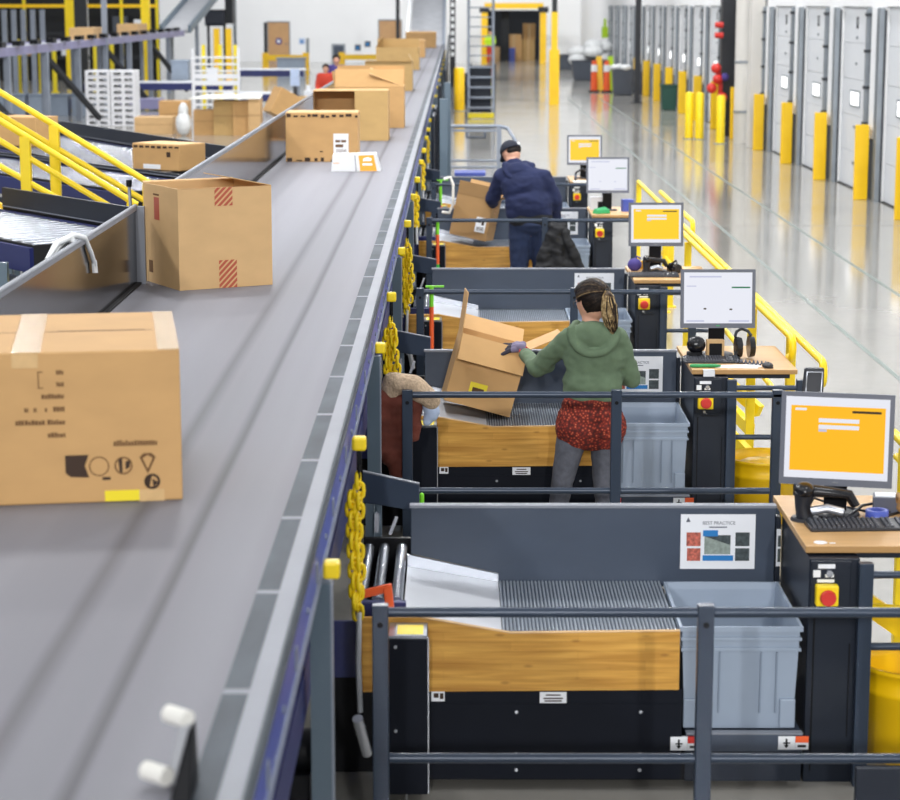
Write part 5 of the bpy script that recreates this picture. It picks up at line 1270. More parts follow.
for i, (y, h, lab) in enumerate(((64, .35, 'carton riding the far elevated conveyor, nearer one'), (73, .38, 'carton riding the far elevated conveyor, farther one'))):
    b = MB('card_b'); b.box(-11.35, -10.65, y, y+2.2, 2.16, 2.16+h); b.use('tape').box(-11.03, -10.97, y-.005, y+2.2, 2.16+h, 2.165+h); tag(b.build('carton'), lab, 'cardboard box')
# white crates on dollies
random.seed(2)
def crate(x, y, z, w, label, grp):
    t = thing('white_crate', label, 'crate', (x, y, z), group=grp)
    b = MB('white_slat'); h = .155
    b.box(-w/2, w/2, -.4, .4, h-.05, h); b.box(-w/2, w/2, -.4, .4, 0, .03)
    for u in (-w/2+.04, 0, w/2-.04): b.box(u-.04, u+.04, -.4, .4, .03, h-.05)
    b.build('pallet', t, True)
for c, (x, w) in enumerate(((-9.58, .66), (-8.9, .66))):
    for i in range(9):
        crate(x, 58.4, i*.162, w, ('topmost' if i == 8 else 'lowest' if i == 0 else ORD[i]+' from the bottom')+' white plastic pallet of the %s stack, far left background' % ['left', 'right'][c], 'white plastic pallets, %s stack' % ['left', 'right'][c])
# white slatted rack with yellow posts
t = thing('slatted_rack', 'white slatted rack with yellow posts, right of the white pallets', 'rack', (-7.2, 65, 0))
for i in range(8): b = MB('white_slat'); b.box(-7.86, -6.5, 65, 65.05, .2+i*.2, .2+i*.2+(.06 if i not in (3, 4) else .15)); b.build('slat', t)
for x in (-7.55, -7.05, -6.6): b = MB('yellow_label'); b.box(x-.05, x+.05, 65.05, 65.15, 0, 2.0); b.build('post', t)
for x in (-7.86, -6.5): b = MB('white_slat'); b.box(x-.04, x+.04, 64.95, 65.05, 0, 1.9); b.build('upright', t)
# cross conveyors
for i, (x0, x1, y, z, lab) in enumerate(((-12.0, -7.2, 70, .55, 'white-topped cross conveyor with navy side, left of the slatted rack'), (-7.9, -5.4, 77, .75, 'white-topped cross conveyor behind the slatted rack'), (-7.4, -5.2, 67.5, .3, 'low white-topped cross conveyor right of the slatted rack'))):
    t = thing('cross_conveyor', lab, 'conveyor', ((x0+x1)/2, y, 0)); b = MB('plastic_white'); b.box(x0, x1, y, y+1.6, z+.1, z+.16); b.build('deck', t); b = MB('navy'); b.box(x0, x1, y-.04, y, z-.08, z+.14); b.build('side_frame', t)
    for x in (x0+.2, x1-.2): b = MB('grey_frame'); b.box(x-.06, x+.06, y+.1, y+.2, 0, z+.1); b.build('leg', t)
for i, (x, y, w, h, k, lab) in enumerate(((-9.15, 72.6, .55, .85, 'tote', 'pale blue-grey tote standing on the cross conveyor behind the white pallets'), (-7.95, 71, .3, .55, 'plastic_white', 'white canister on the cross conveyor'))):
    z = .712; b = MB(k); b.box(x-w/2, x+w/2, y-.6 if i == 0 else y-.2, y if i == 0 else y+.2, z, z+h*.7); b.box(x-w/2-.03, x+w/2+.03, (y-.63 if i == 0 else y-.23), y+.03 if i == 0 else y+.23, z+h*.7, z+h*.78); tag(b.build(['tote', 'canister'][i]), lab, 'bin')
# cartons on the floor in the middle distance
bl = [(-7.55, 54.0, 0, .95, .8, .42, 'card_b', 'low carton left of the wrapped item, on the floor beyond the spur'), (-7.25, 55.6, 0, .75, .7, .75, 'card', 'taller carton behind the low one, middle distance'), (-6.25, 53.6, 0, .5, .6, .62, 'card', 'first carton of the row under the pale sheet'),
      (-5.75, 53.5, 0, .48, .6, .85, 'card_c', 'second carton of the row under the pale sheet'), (-5.3, 53.4, 0, .4, .6, .85, 'card', 'third carton of the row under the pale sheet'), (-4.95, 53.2, 0, .3, .6, .9, 'card_b', 'fourth carton of the row under the pale sheet'),
      (-4.35, 53.6, 0, .36, .6, .72, 'card', 'carton at the right end of the row, its dark gap showing')]
for x, y, z, w, d, h, k, lab in bl:
    b = MB(k); b.box(x-w/2, x+w/2, y, y+d, z, z+h); b.use('tape').box(x-w/2, x+w/2, y+d/2-.04, y+d/2+.04, z+h, z+h+.003); b.use('card_in').box(x-w/2, x+w/2, y-.004, y, z+h*.55, z+h*.58); tag(b.build('carton'), lab, 'cardboard box', 'cartons on the floor beyond the spurs')
b = MB('cloth_white'); b.hexa([(-6.55, 53.15, .906), (-4.8, 53.15, .906), (-4.9, 55.0, .92), (-6.3, 55.0, .92), (-6.55, 53.15, .93), (-4.8, 53.15, .93), (-4.9, 55.0, .95), (-6.3, 55.0, .95)]); tag(b.build('pale_sheet'), 'pale board lying over the row of cartons in the middle distance', 'sheet')
b = MB('bag'); b.sphere((-6.72, 53.4, .3), (.2, .2, .3), 14, 10); b.sphere((-6.72, 53.4, .6), (.13, .12, .22), 12, 8); tag(b.build('wrapped_item'), 'pale plastic-wrapped item between the cartons in the middle distance', 'wrapped item')
t = carton('tilted brown carton behind the stainless wall, left of the belt cluster', (-4.75, 58, .2), 20, .62, .5, .62, 'card', seam=False); t.location = (-4.12, 50, .635); t.rotation_euler = (0, math.radians(28), math.radians(25))
b = MB('grey_frame'); b.box(-4.5, -3.75, 49.6, 50.4, .42, .48); b.box(-4.45, -4.35, 49.65, 49.75, 0, .42); b.box(-3.9, -3.8, 50.2, 50.3, 0, .42); tag(b.build('low_stand'), 'low grey stand under the tilted brown carton', 'stand')
b = MB('card_c'); b.box(-3.72, -3.4, 51, 51.5, 0, 1.05); b.use('card_in').box(-3.58, -3.54, 50.99, 51, 0, 1.05); tag(b.build('carton'), 'brown carton right of the tilted one, just over the stainless wall', 'cardboard box')
# work table with two people far back
t = thing('work_table', 'dark navy work table far back where two people stand', 'table', (-3.9, 56, 0)); b = MB('navy_black'); b.box(-4.65, -3.2, 55.4, 56.6, .78, .86); b.build('table_top', t)
for x in (-4.5, -3.9, -3.35): b = MB('navy'); b.box(x-.12, x+.12, 55.6, 56.4, 0, .78); b.build('pedestal', t)
t = thing('office_screen', 'pale screen seen from behind on the far work table', 'computer screen', (-4.15, 56, .861)); b = MB('lightblue'); b.box(-4.27, -4.03, 55.95, 56.0, 1.12, 1.55); b.build('shell', t); b = MB('plastic_dark'); b.box(-4.2, -4.1, 55.98, 56.1, .861, 1.2); b.build('stand', t)
b = MB('plastic_white'); b.box(-3.9, -3.68, 55.7, 56.1, .861, 1.0); b.box(-3.85, -3.75, 55.8, 55.9, 1.0, 1.15); tag(b.build('small_printer'), 'small white printer right of the far table\'s screen', 'printer')
# yellow guard barriers before the far doors
def barrier(x0, x1, y, label):
    t = thing('guard_barrier', label, 'barrier', ((x0+x1)/2, y, 0), group='yellow guard barriers at the far wall')
    for x in (x0, x1): b = MB('amber'); b.box(x-.14, x+.14, y-.14, y+.14, 0, 1.0); b.build('post', t)
    for z in (.66, .02): b = MB('amber'); b.box(x0, x1, y-.2, y-.14, z, z+.24); b.build('beam', t)
barrier(-8.75, -6.9, 100, 'yellow guard barrier in front of the tan door with the round sign'); barrier(-5.3, -3.4, 101, 'yellow guard barrier half hidden behind the belt cartons')
for i, (x, y, lab) in enumerate(((-9.0, 103, 'thin dark post left of the yellow guard barrier'), (-7.05, 103.5, 'thin grey post right of the yellow guard barrier'), (-10.4, 102.6, 'thin grey pole left of the tan door with the round sign'))):
    b = MB('track' if i else 'column_black'); b.box(x-.07, x+.07, y-.07, y+.07, 0, [2.35, 1.6, 4][i]); b.box(x-.15, x+.15, y-.15, y+.15, 0, .04); tag(b.build('thin_post'), lab, 'post')
b = MB('column_black'); b.box(-3.25, -3.05, 118, 118.2, 0, 4); b.box(-3.4, -2.9, 117.9, 118.3, 0, .05); tag(b.build('dark_column'), 'dark thin column beside the second tan door, at the belt\'s end', 'column')
b = MB('tote'); b.box(-7.9, -6.7, 96, 97, 0, .8); b.use('grey_frame').box(-7.95, -6.65, 95.95, 97.05, .8, .86); tag(b.build('grey_counter'), 'grey-blue counter below the yellow guard barrier', 'counter')
b = MB('track'); b.box(-6.95, -6.2, 121.9, 121.99, 0, 1.0); b.use('slate').box(-6.85, -6.3, 121.88, 121.9, .4, .9); tag(b.build('wall_cabinet'), 'small grey cabinet on the far wall behind the two people', 'cabinet')
for i, (x, z, lab) in enumerate(((-8.62, 1.15, 'small blue notice right of the tan door with the round sign'), (-4.95, 1.0, 'small blue notice left of the second tan door'), (-5.5, .8, 'second small grey notice farther left of the second tan door'))):
    b = MB(['lightblue', 'slate', 'slate'][i]); b.box(x-.16, x+.16, 121.97, 121.995, z-.16, z+.16); b.use('photo_blue').box(x-.09, x+.07, 121.965, 121.97, z-.1, z+.06); tag(b.build('wall_notice'), lab, 'sign')
b = MB('purple_grey'); b.box(-15, -9, 66, 67, .05, .35); tag(b.build('floor_duct'), 'low purple-grey channel on the floor left of the white pallets', 'channel')
for i in range(6):
    x = -13.4+i*.62; b = MB('tote'); b.box(x-.25, x+.25, 63, 63.6, 0, .55); b.use('tote_dark').box(x-.27, x+.27, 62.98, 63.62, .55, .62); tag(b.build('tote'), ORD[i]+' grey tote from the left in the far row under the elevated conveyor', 'plastic bin', 'far row of grey totes')

# ================================================================= PEOPLE
V = Vector
def hand(palm, dirv, upv, L=.17, curl=.5, side=1):
    """five unequal bent fingers and a side thumb: returns tapered limbs"""
    d = V(dirv).normalized(); u = V(upv).normalized(); s = d.cross(u).normalized()*side; p = V(palm); out = []
    k = L/.18
    out += [(p-d*.035*k-s*.022*k, .017*k, p+d*.04*k-s*.026*k, .013*k), (p-d*.035*k, .019*k, p+d*.045*k, .014*k), (p-d*.035*k+s*.022*k, .017*k, p+d*.035*k+s*.028*k, .012*k)]
    for off, ln in ((-.03, .068), (-.010, .078), (.011, .072), (.031, .056)):
        a = p+d*.042*k+s*off*k; b = a+(d*math.cos(curl*.5)-u*math.sin(curl*.5))*ln*.5*k+s*off*.6*k; c = b+(d*math.cos(curl*1.4)-u*math.sin(curl*1.4))*ln*.5*k+s*off*.3*k
        out += [(a, .0105*k, b, .0095*k), (b, .0095*k, c, .008*k)]
    a = p-d*.02*k-s*.024*k; b = a+(d*.6-s*.75-u*.2).normalized()*.04*k; c = b+(d*.9-s*.25-u*.3).normalized()*.032*k
    out += [(a, .014*k, b, .012*k), (b, .012*k, c, .009*k)]
    return out
def face_parts(c, yaw, pitch, r):
    """head with brow, nose, lips, chin, ears; r = half head height"""
    Rm = rot('Z', yaw)@rot('X', pitch)
    P = lambda x, y, z: V(c)+Rm@(V((x, y, z))*r)
    out = [(c, (.74*r, .88*r, r), Rm), (P(0, .22, -.35), (.58*r, .6*r, .62*r), Rm), (P(0, .55, -.78), .2*r, P(0, .3, -.7), .34*r),
           (P(0, .82, .0), .09*r, P(0, .98, -.28), .13*r), (P(-.1, .84, -.5), .075*r, P(.1, .84, -.5), .075*r), (P(-.32, .76, .12), .1*r, P(.32, .76, .12), .1*r),
           (P(.72, -.05, .12), .07*r, P(.75, -.0, -.2), .06*r), (P(-.72, -.05, .12), .07*r, P(-.75, -.0, -.2), .06*r), (P(.76, -.12, .12), .06*r, P(.77, -.08, -.12), .05*r), (P(-.76, -.12, .12), .06*r, P(-.77, -.08, -.12), .05*r)]
    return out, P, Rm
def eyes(t, P, Rm, r):
    for s in (-1, 1):
        e = MB('white'); e.sphere(P(s*.3, .76, -.02), .085*r, 12, 8); o = e.build('eye', t); q = MB('black'); q.sphere(P(s*.3, .815, -.02), .045*r, 10, 6); q.build('pupil', o)

# ---- the woman in the green hoodie
Wm = thing('person', 'person in a green hoodie with a long ponytail, back turned, handling a tilted carton', 'person', (.83, 12.52, 0))
y0 = 12.52
shL, elL, wrL = V((.70, y0, 1.265)), V((.515, y0+.20, 1.055)), V((.455, 13.0, 1.10))
shR, elR, wrR = V((.985, y0+.01, 1.265)), V((1.075, y0+.08, 1.01)), V((.98, y0+.27, .98))
hc = (.832, y0+.03, 1.482); hr = .118
fp, HP, HR = face_parts(hc, 38, -14, hr)
palmL = V((.405, 13.08, 1.122))
legs = [(V((.745, y0, .83)), .075, V((.675, y0, .45)), .05), (V((.675, y0, .45)), .05, V((.62, y0-.02, .09)), .035), (V((.92, y0+.02, .83)), .075, V((.915, y0+.02, .45)), .05), (V((.915, y0+.02, .45)), .05, V((.925, y0, .09)), .035)]
feet = [(V((.62, y0-.03, .05)), .04, V((.595, y0+.13, .035)), .033), (V((.935, y0-.03, .05)), .04, V((.95, y0+.13, .035)), .033)]
torso = [(V((.84, y0, 1.16)), (.155, .10, .17)), (V((.835, y0, .98)), (.15, .10, .16)), (V((.835, y0, .84)), (.155, .10, .13)), (shL, .055, shR, .055), (V((.84, y0, 1.25)), .06, V((.818, y0+.02, 1.40)), .048)]
body = fp+legs+feet+torso+[(shL, .045, elL, .036), (elL, .036, wrL, .026), (shR, .045, elR, .036), (elR, .036, wrR, .026)]
body += hand(palmL, (-.93, .22, -.14), (.05, -.45, 1), .195, .3, -1)+hand(wrR+V((-.05, .06, -.01)), (-.6, .75, -.1), (.3, .2, 1), .165, .7, 1)
soft('body', body, 'skin', Wm, .0085, 3)
eyes(Wm, HP, HR, hr)
hp = [(V((.84, y0, 1.15)), (.178, .125, .18)), (V((.838, y0+.0, 1.00)), (.182, .125, .15)), (V((.838, y0, .93)), .0, V((.838, y0, .93)), .0)][:2]
hp += [(V((.745, y0-.01, 1.255)), .075, V((.94, y0-.01, 1.255)), .075), (shL, .068, elL, .058), (elL, .058, wrL-V((-.0, .05, .0)), .04), (shR, .068, elR, .058), (elR, .058, wrR, .04), (V((.80, y0, .925)), .11, V((.88, y0, .925)), .11), (V((.815, y0+.02, 1.31)), .07, V((.83, y0, 1.22)), .10),
       (elL+V((0, -.01, -.005)), .06, elL+V((.05, -.02, .03)), .062)]
soft('hoodie', hp, 'hoodie', Wm, .011, 6, fold=.011)
# hood lying on the back: a filled bowl with a thick rolled rim
hd = []
rim = []
for i in range(15):
    a = PI*(i/14); rim.append(V((.835-.135*math.cos(a), y0-.075-.055*math.sin(a), 1.325-.135*math.sin(a)**.9)))
for a, b in zip(rim, rim[1:]): hd.append((a, .024, b, .024))
hd += [(V((.835, y0-.075, 1.29)), (.115, .055, .085)), (V((.835, y0-.06, 1.33)), (.105, .06, .045))]
hd += [(rim[0], .024, V((.745, y0+.05, 1.34)), .03), (rim[-1], .024, V((.915, y0+.05, 1.33)), .03)]
soft('hood', hd, 'hoodie', Wm, .009, 4, fold=.004)
sk = [(V((.832, y0, .80)), (.198, .135, .115)), (V((.832, y0, .87)), (.18, .125, .08)), (V((.745, y0-.005, .74)), .128, V((.92, y0-.005, .74)), .128), (V((.738, y0-.005, .70)), .112, V((.92, y0-.005, .70)), .112)]
soft('printed_top', sk, 'red_print', Wm, .010, 4, fold=.008)['label'] = 'red printed top hanging below the hoodie'
soft('leggings', [(V((.745, y0, .78)), .105, V((.675, y0, .45)), .072), (V((.675, y0, .45)), .072, V((.62, y0-.02, .12)), .05), (V((.92, y0+.02, .78)), .105, V((.915, y0+.02, .45)), .072), (V((.915, y0+.02, .45)), .072, V((.925, y0, .12)), .05), (V((.83, y0, .82)), (.17, .11, .08))], 'legging', Wm, .011, 4, fold=.004)
for a, b in ((V((.617, y0-.05, .048)), V((.59, y0+.15, .04))), (V((.935, y0-.05, .048)), V((.955, y0+.15, .04)))): soft('shoe', [(a, .046, b, .04), (a+V((0, .02, .04)), .045, a+V((0, .03, .07)), .042)], 'black', Wm, .01, 3)
soft('glove', [(p if len(p) == 3 else (p[0], p[1]+.0024, p[2], p[3]+.0022)) for p in hand(palmL, (-.93, .22, -.14), (.05, -.45, 1), .195, .3, -1)]+[(palmL-V((-.03, .04, -.005)), .026, palmL, .024)], 'glove', Wm, .0042, 2,
     paint=lambda c: 1 if (c-palmL).dot(V((-.93, .22, -.14)).normalized()) > .03 else 0, mats=['glove', 'glove_dark'])
q = MB('red'); a = wrL+V((-.005, .03, .0)); q.tube([a+(V((.8, .3, 0)).normalized()*math.cos(i*PI/8)+V((0, .1, 1))*math.sin(i*PI/8))*.031 for i in range(16)], .005, 6, True); q.build('wristband', Wm)['label'] = 'thin red wristband'
# hair: close cap plus ponytail with streaks
Hc = V(hc)
hairp = [(HP(0, -.16, .12), (.84*hr, .92*hr, .98*hr), HR), (HP(0, .1, .45), (.78*hr, .8*hr, .66*hr), HR), (HP(0, -.75, .2), (.28*hr, .3*hr, .3*hr), HR)]
def carve(c):
    return 0
hm = soft('hair', hairp, 'hair_dark', Wm, .008, 3)
md = hm.data
# keep hair off the face and ears
import bmesh as _b
bm_ = _b.new(); bm_.from_mesh(md); inv = HR.inverted(); dele = []
base = Wm.location
for v in bm_.verts:
    l = inv@(v.co+base-Hc)/hr
    if (l.y > .42 and l.z < .52) or (l.y > -.1 and l.z < .0 and abs(l.x) > .5) or l.z < -.62: dele.append(v)
_b.ops.delete(bm_, geom=dele, context='VERTS'); bm_.to_mesh(md); bm_.free()
tb = HP(.12, -1.05, .30)
tie = MB('black'); tie.sphere(tb, (.02, .02, .02), 12, 8); tie.build('hair_tie', Wm)
pt = [tb+V((.0, -.008, .0)), tb+V((.006, -.036, -.03)), tb+V((.012, -.042, -.085)), tb+V((.018, -.04, -.145)), tb+V((.03, -.038, -.20)), tb+V((.04, -.036, -.25))]
rr = [.014, .032, .043, .045, .032, .010]
soft('ponytail', [(a, ra, b, rb) for a, ra, b, rb in zip(pt, rr, pt[1:], rr[1:])], 'strand_mid', Wm, .007, 3)
random.seed(21)
st_ = {'strand_dark': MB('strand_dark'), 'strand_mid': MB('strand_mid'), 'strand_blond': MB('strand_blond')}
for i in range(150):                     # loose strands lying on the ponytail
    a = random.uniform(0, 2*PI); k = 'strand_blond' if math.cos(a) < -.25 or random.random() < .28 else random.choice(['strand_dark', 'strand_mid', 'strand_dark'])
    n_ = random.choice([4, 5, 5, 6]); d_ = random.uniform(.92, 1.06); tw = random.uniform(-.25, .25)
    st_[k].tube([p+V((math.cos(a+tw*j)*r*d_, math.sin(a+tw*j)*r*d_, random.uniform(-.01, .01))) for j, (p, r) in enumerate(zip(pt, rr))][:n_], [.0022, .003, .0034, .003, .0022, .001][:n_], 5)
def scalp(x, z, y):                      # a point of the hair surface along a direction in head space
    v = V((x, y, z-.12)); n = math.sqrt((v.x/.86)**2+(v.y/.95)**2+(v.z/1.0)**2); return V((v.x/n, v.y/n-.14, v.z/n+.12))
end = V((.12, -1.02, .30))
for i in range(210):                     # combed strands running from the hairline to the tie
    t_ = random.uniform(-.15, 1.15)*PI; s0 = V((.8*math.cos(t_), .42+.1*math.sin(t_)*0, .12+.85*max(-.6, math.sin(t_))))
    if s0.z < .1: s0.y = -.25
    k = 'strand_blond' if random.random() < .05 else random.choice(['strand_dark', 'strand_dark', 'strand_mid'] if random.random() < .5 else ['strand_dark'])
    pp = []
    for j in range(8):
        u = j/7; q = s0.lerp(end, u); q = scalp(q.x, q.z, q.y) if u < .95 else end; pp.append(HP(q.x*1.012, q.y*1.012, q.z))
    st_[k].tube(pp, [.0016, .0024, .0028, .003, .003, .003, .003, .002], 5)
for k, m_ in st_.items(): m_.build('hair_strands', Wm)
q = MB('plastic_dark'); q.sphere(HP(-.5, .72, -.1), (.03, .03, .02), 10, 6) if False else q.tube([HP(-.72, .1, .05), HP(-.70, .5, .06), HP(-.48, .86, .04)], .0025, 6); q.tube([HP(-.48, .88, .12), HP(-.2, .95, .12), HP(-.2, .95, -.16), HP(-.48, .88, -.16)], .003, 6, True); q.tube([HP(.48, .88, .12), HP(.2, .95, .12), HP(.2, .95, -.16), HP(.48, .88, -.16)], .003, 6, True); q.build('glasses', Wm)

Wm.location.x -= .03
# ---- the man in the navy hoodie
Mn = thing('person', 'person in a navy hoodie and dark cap, back turned, leaning over a carton', 'person', (.74, 21.15, 0))
y0 = 21.15
hc = (.545, y0+.16, 1.745); hr = .12
fp, HP, HR = face_parts(hc, 30, -38, hr)
shL, elL, wrL = V((.46, y0+.06, 1.50)), V((.36, y0+.22, 1.24)), V((.37, y0+.48, 1.16))
shR, elR, wrR = V((.86, y0-.02, 1.50)), V((.98, y0+.02, 1.25)), V((1.0, y0+.20, 1.02))
tor = [(V((.68, y0, 1.38)), (.22, .14, .22)), (V((.72, y0-.02, 1.16)), (.20, .135, .2)), (V((.735, y0, .98)), (.19, .13, .14)), (shL, .07, shR, .07), (V((.64, y0+.03, 1.55)), .08, V((.545, y0+.12, 1.68)), .062)]
lg = [(V((.64, y0, .95)), .115, V((.62, y0, .5)), .075), (V((.62, y0, .5)), .07, V((.60, y0-.02, .09)), .045), (V((.84, y0, .95)), .115, V((.85, y0, .5)), .075), (V((.85, y0, .5)), .07, V((.87, y0-.02, .09)), .045)]
ft = [(V((.60, y0-.03, .05)), .045, V((.58, y0+.16, .04)), .038), (V((.87, y0-.03, .05)), .045, V((.89, y0+.16, .04)), .038)]
body = fp+tor+lg+ft+[(shL, .055, elL, .045), (elL, .045, wrL, .03), (shR, .055, elR, .045), (elR, .045, wrR, .03)]
body += hand(wrL+V((.0, .07, -.03)), (.1, .9, -.3), (-.9, 0, .2), .185, .6, 1)+hand(wrR+V((-.01, .06, -.05)), (-.15, .7, -.6), (.9, 0, .2), .185, .7, -1)
soft('body', body, 'skin', Mn, .011, 3)
eyes(Mn, HP, HR, hr)
soft('hoodie', [(V((.68, y0, 1.40)), (.245, .165, .22)), (V((.715, y0-.03, 1.22)), (.24, .165, .2)), (V((.60, y0-.03, 1.12)), .115, V((.84, y0-.03, 1.12)), .115), (shL, .095, shR, .09), (shL, .09, elL, .075), (elL, .075, wrL, .05), (shR, .09, elR, .078), (elR, .078, wrR, .052), (V((.66, y0, 1.54)), .11, V((.57, y0+.08, 1.61)), .09)], 'hoodie_navy', Mn, .014, 6, fold=.009)
rim = []
for i in range(13):
    a = PI*(i/12); rim.append(V((.615-.14*math.cos(a), y0+.0-.10*math.sin(a), 1.625-.15*math.sin(a)-.0*math.cos(a))))
soft('hood', [(a, .03, b, .03) for a, b in zip(rim, rim[1:])]+[(V((.615, y0-.03, 1.55)), (.13, .08, .11)), (V((.60, y0+.03, 1.60)), (.13, .09, .06)), (rim[0], .03, V((.50, y0+.12, 1.63)), .03), (rim[-1], .03, V((.68, y0+.12, 1.64)), .03)], 'hoodie_navy', Mn, .011, 4, fold=.005)
soft('jeans', [(V((.645, y0, .93)), .13, V((.625, y0, .5)), .09), (V((.625, y0, .5)), .088, V((.60, y0-.02, .1)), .062), (V((.84, y0, .93)), .13, V((.85, y0, .5)), .09), (V((.85, y0, .5)), .088, V((.87, y0-.02, .1)), .062), (V((.74, y0-.02, .98)), (.225, .15, .11))], 'denim', Mn, .013, 4, fold=.006)
soft('shirt_hem', [(V((.66, y0-.02, 1.04)), .145, V((.82, y0-.02, 1.04)), .145)], 'jacket_black', Mn, .013, 3)['label'] = 'black hem below the navy hoodie'
for x0, x1 in ((.598, .575), (.872, .895)): soft('shoe', [(V((x0, y0-.05, .05)), .05, V((x1, y0+.18, .045)), .045), (V((x0, y0-.03, .09)), .05, V((x0, y0-.02, .11)), .05)], 'black', Mn, .012, 3)
cp = MB('cap')
def capf(u, v):
    a = 2*PI*u; ph = v*PI*.53
    return HP(.84*math.sin(ph)*math.cos(a), -.03+.97*math.sin(ph)*math.sin(a), .12+1.0*math.cos(ph))
cp.grid(capf, 28, 10); cp.add([HP(-.55, .75, .16), HP(.55, .75, .16), HP(.45, 1.35, .0), HP(.2, 1.5, -.03), HP(-.2, 1.5, -.03), HP(-.45, 1.35, .0)], [(0, 1, 2, 3, 4, 5)]); c_ = cp.build('cap', Mn, solid=.006)
q = MB('white'); q.sphere(HP(.42, -.86, .33), (.018, .018, .018), 10, 6); q.build('cap_patch', c_)['label'] = 'small white patch'
q = MB('cap'); q.sphere(HP(0, -.03, 1.13), .01, 8, 6); q.build('cap_button', c_)
soft('hair', [(HP(0, -.42, -.12), (.66*hr, .52*hr, .45*hr), HR)], 'hair_dark', Mn, .008, 2)

Mn.location = (.775, 22.25, 0); Mn.scale = (1.04, 1.0, .965)
# ---- tiny people in the far background
def small_person(x, y, shirt, trousers, hair, label, sc=1, yaw=180):
    t = thing('person', label, 'person', (x, y, 0)); P = lambda a, b, c: V((x+a*sc, y+b*sc, c*sc))
    fp, HP_, HR_ = face_parts(tuple(P(0, 0, 1.60)), yaw, -10, .12*sc)
    f = -1 if abs(yaw) > 90 else 1
    arms = [(P(-.19, 0, 1.40), .05, P(-.25, f*.05, 1.12), .04), (P(-.25, f*.05, 1.12), .038, P(-.2, f*.27, .98), .03), (P(.19, 0, 1.40), .05, P(.25, f*.05, 1.12), .04), (P(.25, f*.05, 1.12), .038, P(.2, f*.27, .98), .03)]
    lg = [(P(-.09, 0, .9), .1, P(-.1, 0, .48), .065), (P(-.1, 0, .48), .06, P(-.11, 0, .08), .042), (P(.09, 0, .9), .1, P(.1, 0, .48), .065), (P(.1, 0, .48), .06, P(.11, 0, .08), .042), (P(-.11, 0, .04), .04, P(-.12, f*.15, .035), .035), (P(.11, 0, .04), .04, P(.12, f*.15, .035), .035)]
    soft('body', fp+arms+lg+[(P(0, 0, 1.22), (.19, .12, .24)), (P(0, 0, .95), (.17, .12, .15)), (P(0, 0, 1.38), .06, P(0, 0, 1.5), .05)]+hand(P(-.19, f*.33, .97), (.1, f, -.1), (0, 0, 1))+hand(P(.19, f*.33, .97), (-.1, f, -.1), (0, 0, 1)), 'skin', t, .02, 2)
    soft('shirt', [(P(0, 0, 1.22), (.215, .145, .25)), (P(0, 0, 1.0), (.19, .14, .14)), (P(-.17, 0, 1.41), .07, P(.17, 0, 1.41), .07)]+[(a, r+.02, b, s+.018) for a, r, b, s in arms], shirt, t, .022, 3)
    soft('trousers', [(a, r+.02, b, s+.02) for a, r, b, s in lg[:4]]+[(P(0, 0, .92), (.18, .13, .1))], trousers, t, .022, 3)
    soft('hair', [(HP_(0, -.2, .25), (.1*sc, .115*sc, .11*sc), HR_)], hair, t, .015, 2)
small_person(-3.45, 57.6, 'shirt_red', 'denim', 'hair_dark', 'person in a red top behind the far work table', .95)
small_person(-3.22, 58.6, 'purple', 'jacket_black', 'hair_dark', 'person in a purple top behind the far work table', 1.08)
small_person(1.85, 118.0, 'hivis', 'shirt_red', 'hair_dark', 'person in a lime safety top at the far yellow doorway', 1.05)

# ---- jackets hung on the rails
t = thing('jacket', 'beige and rust-brown jacket hung at the left end of the woman\'s guard rail', 'jacket', (-.26, 11.75, .45))
soft('fleece', [(V((-.36, 11.86, 1.12)), .055, V((-.24, 11.84, 1.10)), .065), (V((-.24, 11.84, 1.10)), .065, V((-.14, 11.84, 1.02)), .055), (V((-.37, 11.86, 1.10)), .05, V((-.36, 11.86, 1.03)), .05)], 'sherpa', t, .009, 3, fold=.006)
soft('shell', [(V((-.42, 11.84, 1.03)), .05, V((-.41, 11.84, .75)), .055), (V((-.30, 11.86, 1.0)), .06, V((-.32, 11.86, .62)), .06), (V((-.36, 11.86, 1.0)), .06, V((-.36, 11.86, .7)), .07), (V((-.22, 11.87, 1.0)), .04, V((-.23, 11.87, .8)), .03)], 'rust', t, .011, 3, fold=.012)['label'] = 'rust-brown cloth'
soft('lining', [(V((-.15, 11.86, 1.0)), .045, V((-.135, 11.86, .94)), .045), (V((-.14, 11.86, .94)), .04, V((-.16, 11.86, .90)), .03)], 'lightblue', t, .010, 3, fold=.008)['label'] = 'pale blue lining'
t = thing('jacket', 'black jacket hanging on the guard rail behind the man', 'jacket', (1.0, 20.42, .62))
soft('shell', [(V((.93, 20.42, 1.12)), .05, V((1.02, 20.42, 1.12)), .05), (V((.93, 20.40, 1.1)), .06, V((.80, 20.38, .68)), .07), (V((.97, 20.38, 1.1)), .06, V((.98, 20.37, .66)), .09), (V((1.0, 20.40, 1.1)), .06, V((1.15, 20.38, .7)), .075), (V((.86, 20.37, .75)), .07, V((1.1, 20.37, .74)), .08)], 'jacket_black', t, .012, 4, fold=.02)
soft('sleeve', [(V((1.03, 20.36, 1.05)), .05, V((1.12, 20.34, .85)), .055), (V((1.12, 20.34, .85)), .055, V((1.20, 20.35, .68)), .05)], 'jacket_black', t, .012, 3, fold=.012)
t.location = (1.056, 21.56, .476); t.scale = (1.056, 1, 1.056)
t = thing('cloth_strap', 'white cloth strap looped over the far chute left of the man\'s carton', 'strap', (-.02, 22.0, 1.0)); b = MB('cloth_white'); b.tube([(-.12, 21.9, 1.42), (-.05, 21.9, 1.44), (-.02, 21.9, 1.36), (-.02, 21.9, 1.15), (-.06, 21.9, 1.06), (-.14, 21.9, 1.07)], .016, 8); b.build('strap', t); t.location = (-.03, 23.0, .95)
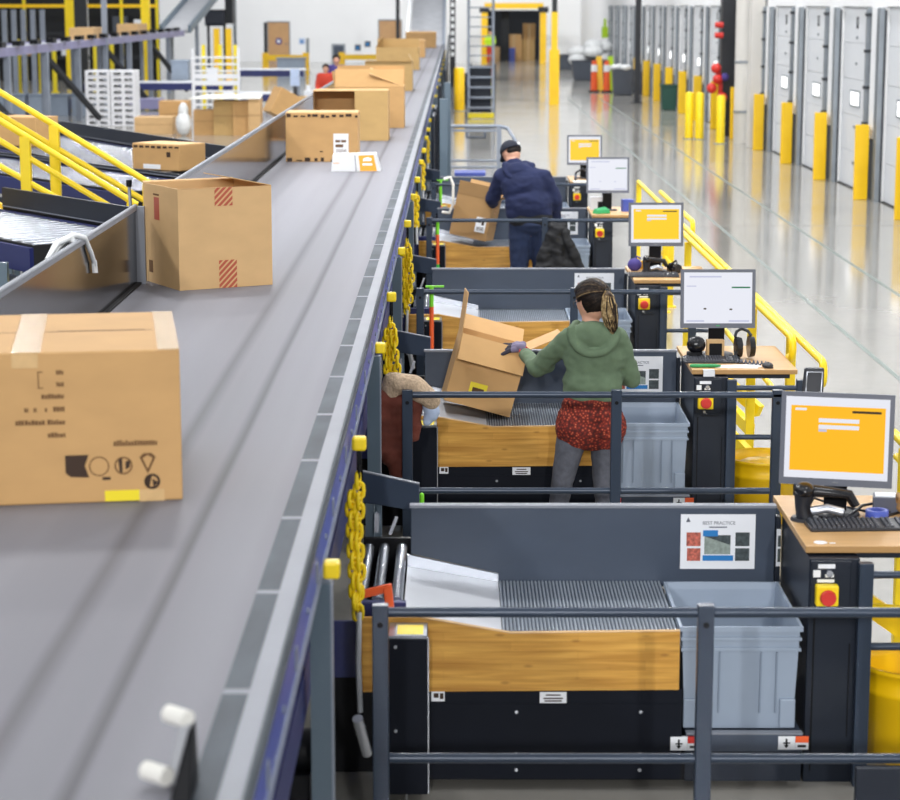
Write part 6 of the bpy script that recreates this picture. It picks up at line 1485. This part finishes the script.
b = MB('blue'); b.box(.0, .40, 30.4, 30.9, .0, .82); b.use('blue').box(-.02, .42, 30.38, 30.92, .82, .86); tag(b.build('blue_bin'), 'blue bin behind the farthest station, left of the man\'s cap', 'bin')

# ================================================================= LIGHT, AMBIENT FILL, CAMERA
w = bpy.data.worlds.new('hall_ambient'); scn.world = w; w.use_nodes = True
bg = w.node_tree.nodes['Background']; bg.inputs[1].default_value = 1
_n = w.node_tree.nodes; _l = w.node_tree.links.new
_tc = _n.new('ShaderNodeTexCoord'); _sp = _n.new('ShaderNodeSeparateXYZ'); _rp = _n.new('ShaderNodeValToRGB'); _mr = _n.new('ShaderNodeMapRange'); _mr.inputs[1].default_value = -1
_l(_tc.outputs['Generated'], _sp.inputs[0]); _l(_sp.outputs['Z'], _mr.inputs[0]); _l(_mr.outputs[0], _rp.inputs['Fac']); _l(_rp.outputs['Color'], bg.inputs[0])
_e = _rp.color_ramp.elements; _e[0].position = .45; _e[0].color = (.20, .21, .23, 1); _e[1].position = .85; _e[1].color = (.55, .57, .60, 1); _q = _e.new(.52); _q.color = (.36, .38, .41, 1)   # ambient fill standing in for roof deck and far walls, horizon dimmed for contrast
def lamp(x, y, z, sx, sy, e, rx=0, col=(1, .985, .96)):
    l = bpy.data.lights.new('bay_and_fill', 'AREA'); l.shape = 'RECTANGLE'; l.size = sx; l.size_y = sy; l.energy = e; l.color = col
    o = bpy.data.objects.new('bay_and_fill_light', l); COL.objects.link(o); o.location = (x, y, z); o.rotation_euler = (rx, 0, 0)
    return o
for y in (-30, 8, 20, 33, 47, 62, 82, 104):  # row behind the camera is added fill for faces turned towards it
    for x in (-10, -2.2, 5.0):
        lamp(x, y, 12.5, .8, 1.6, {-30: 3600, 8: 200, 20: 900, 33: 620, 47: 640, 104: 800}.get(y, 720), math.radians(60) if y < 0 else math.radians(50) if y > 100 else 0, (1, 1, 1))  # end rows tilted: unseen front fill, and added wash on the far wall
cam = bpy.data.cameras.new('camera'); co = bpy.data.objects.new('camera', cam); COL.objects.link(co)
FPX = 2150.0; th = math.atan(396/FPX); yaw = math.atan(6*math.cos(th)/FPX)
cam.sensor_width = 36; cam.lens = FPX/900*36; cam.clip_end = 400
co.location = (0, 0, 3.2); co.rotation_euler = (PI/2-th, 0, yaw)
cam.dof.use_dof = True; cam.dof.focus_distance = 12.4; cam.dof.aperture_fstop = 4.0
scn.camera = co
scn.view_settings.view_transform = 'Standard'; scn.view_settings.look = 'None'
scn.view_settings.exposure = 0; scn.view_settings.gamma = 1; scn.view_settings.use_curve_mapping = False
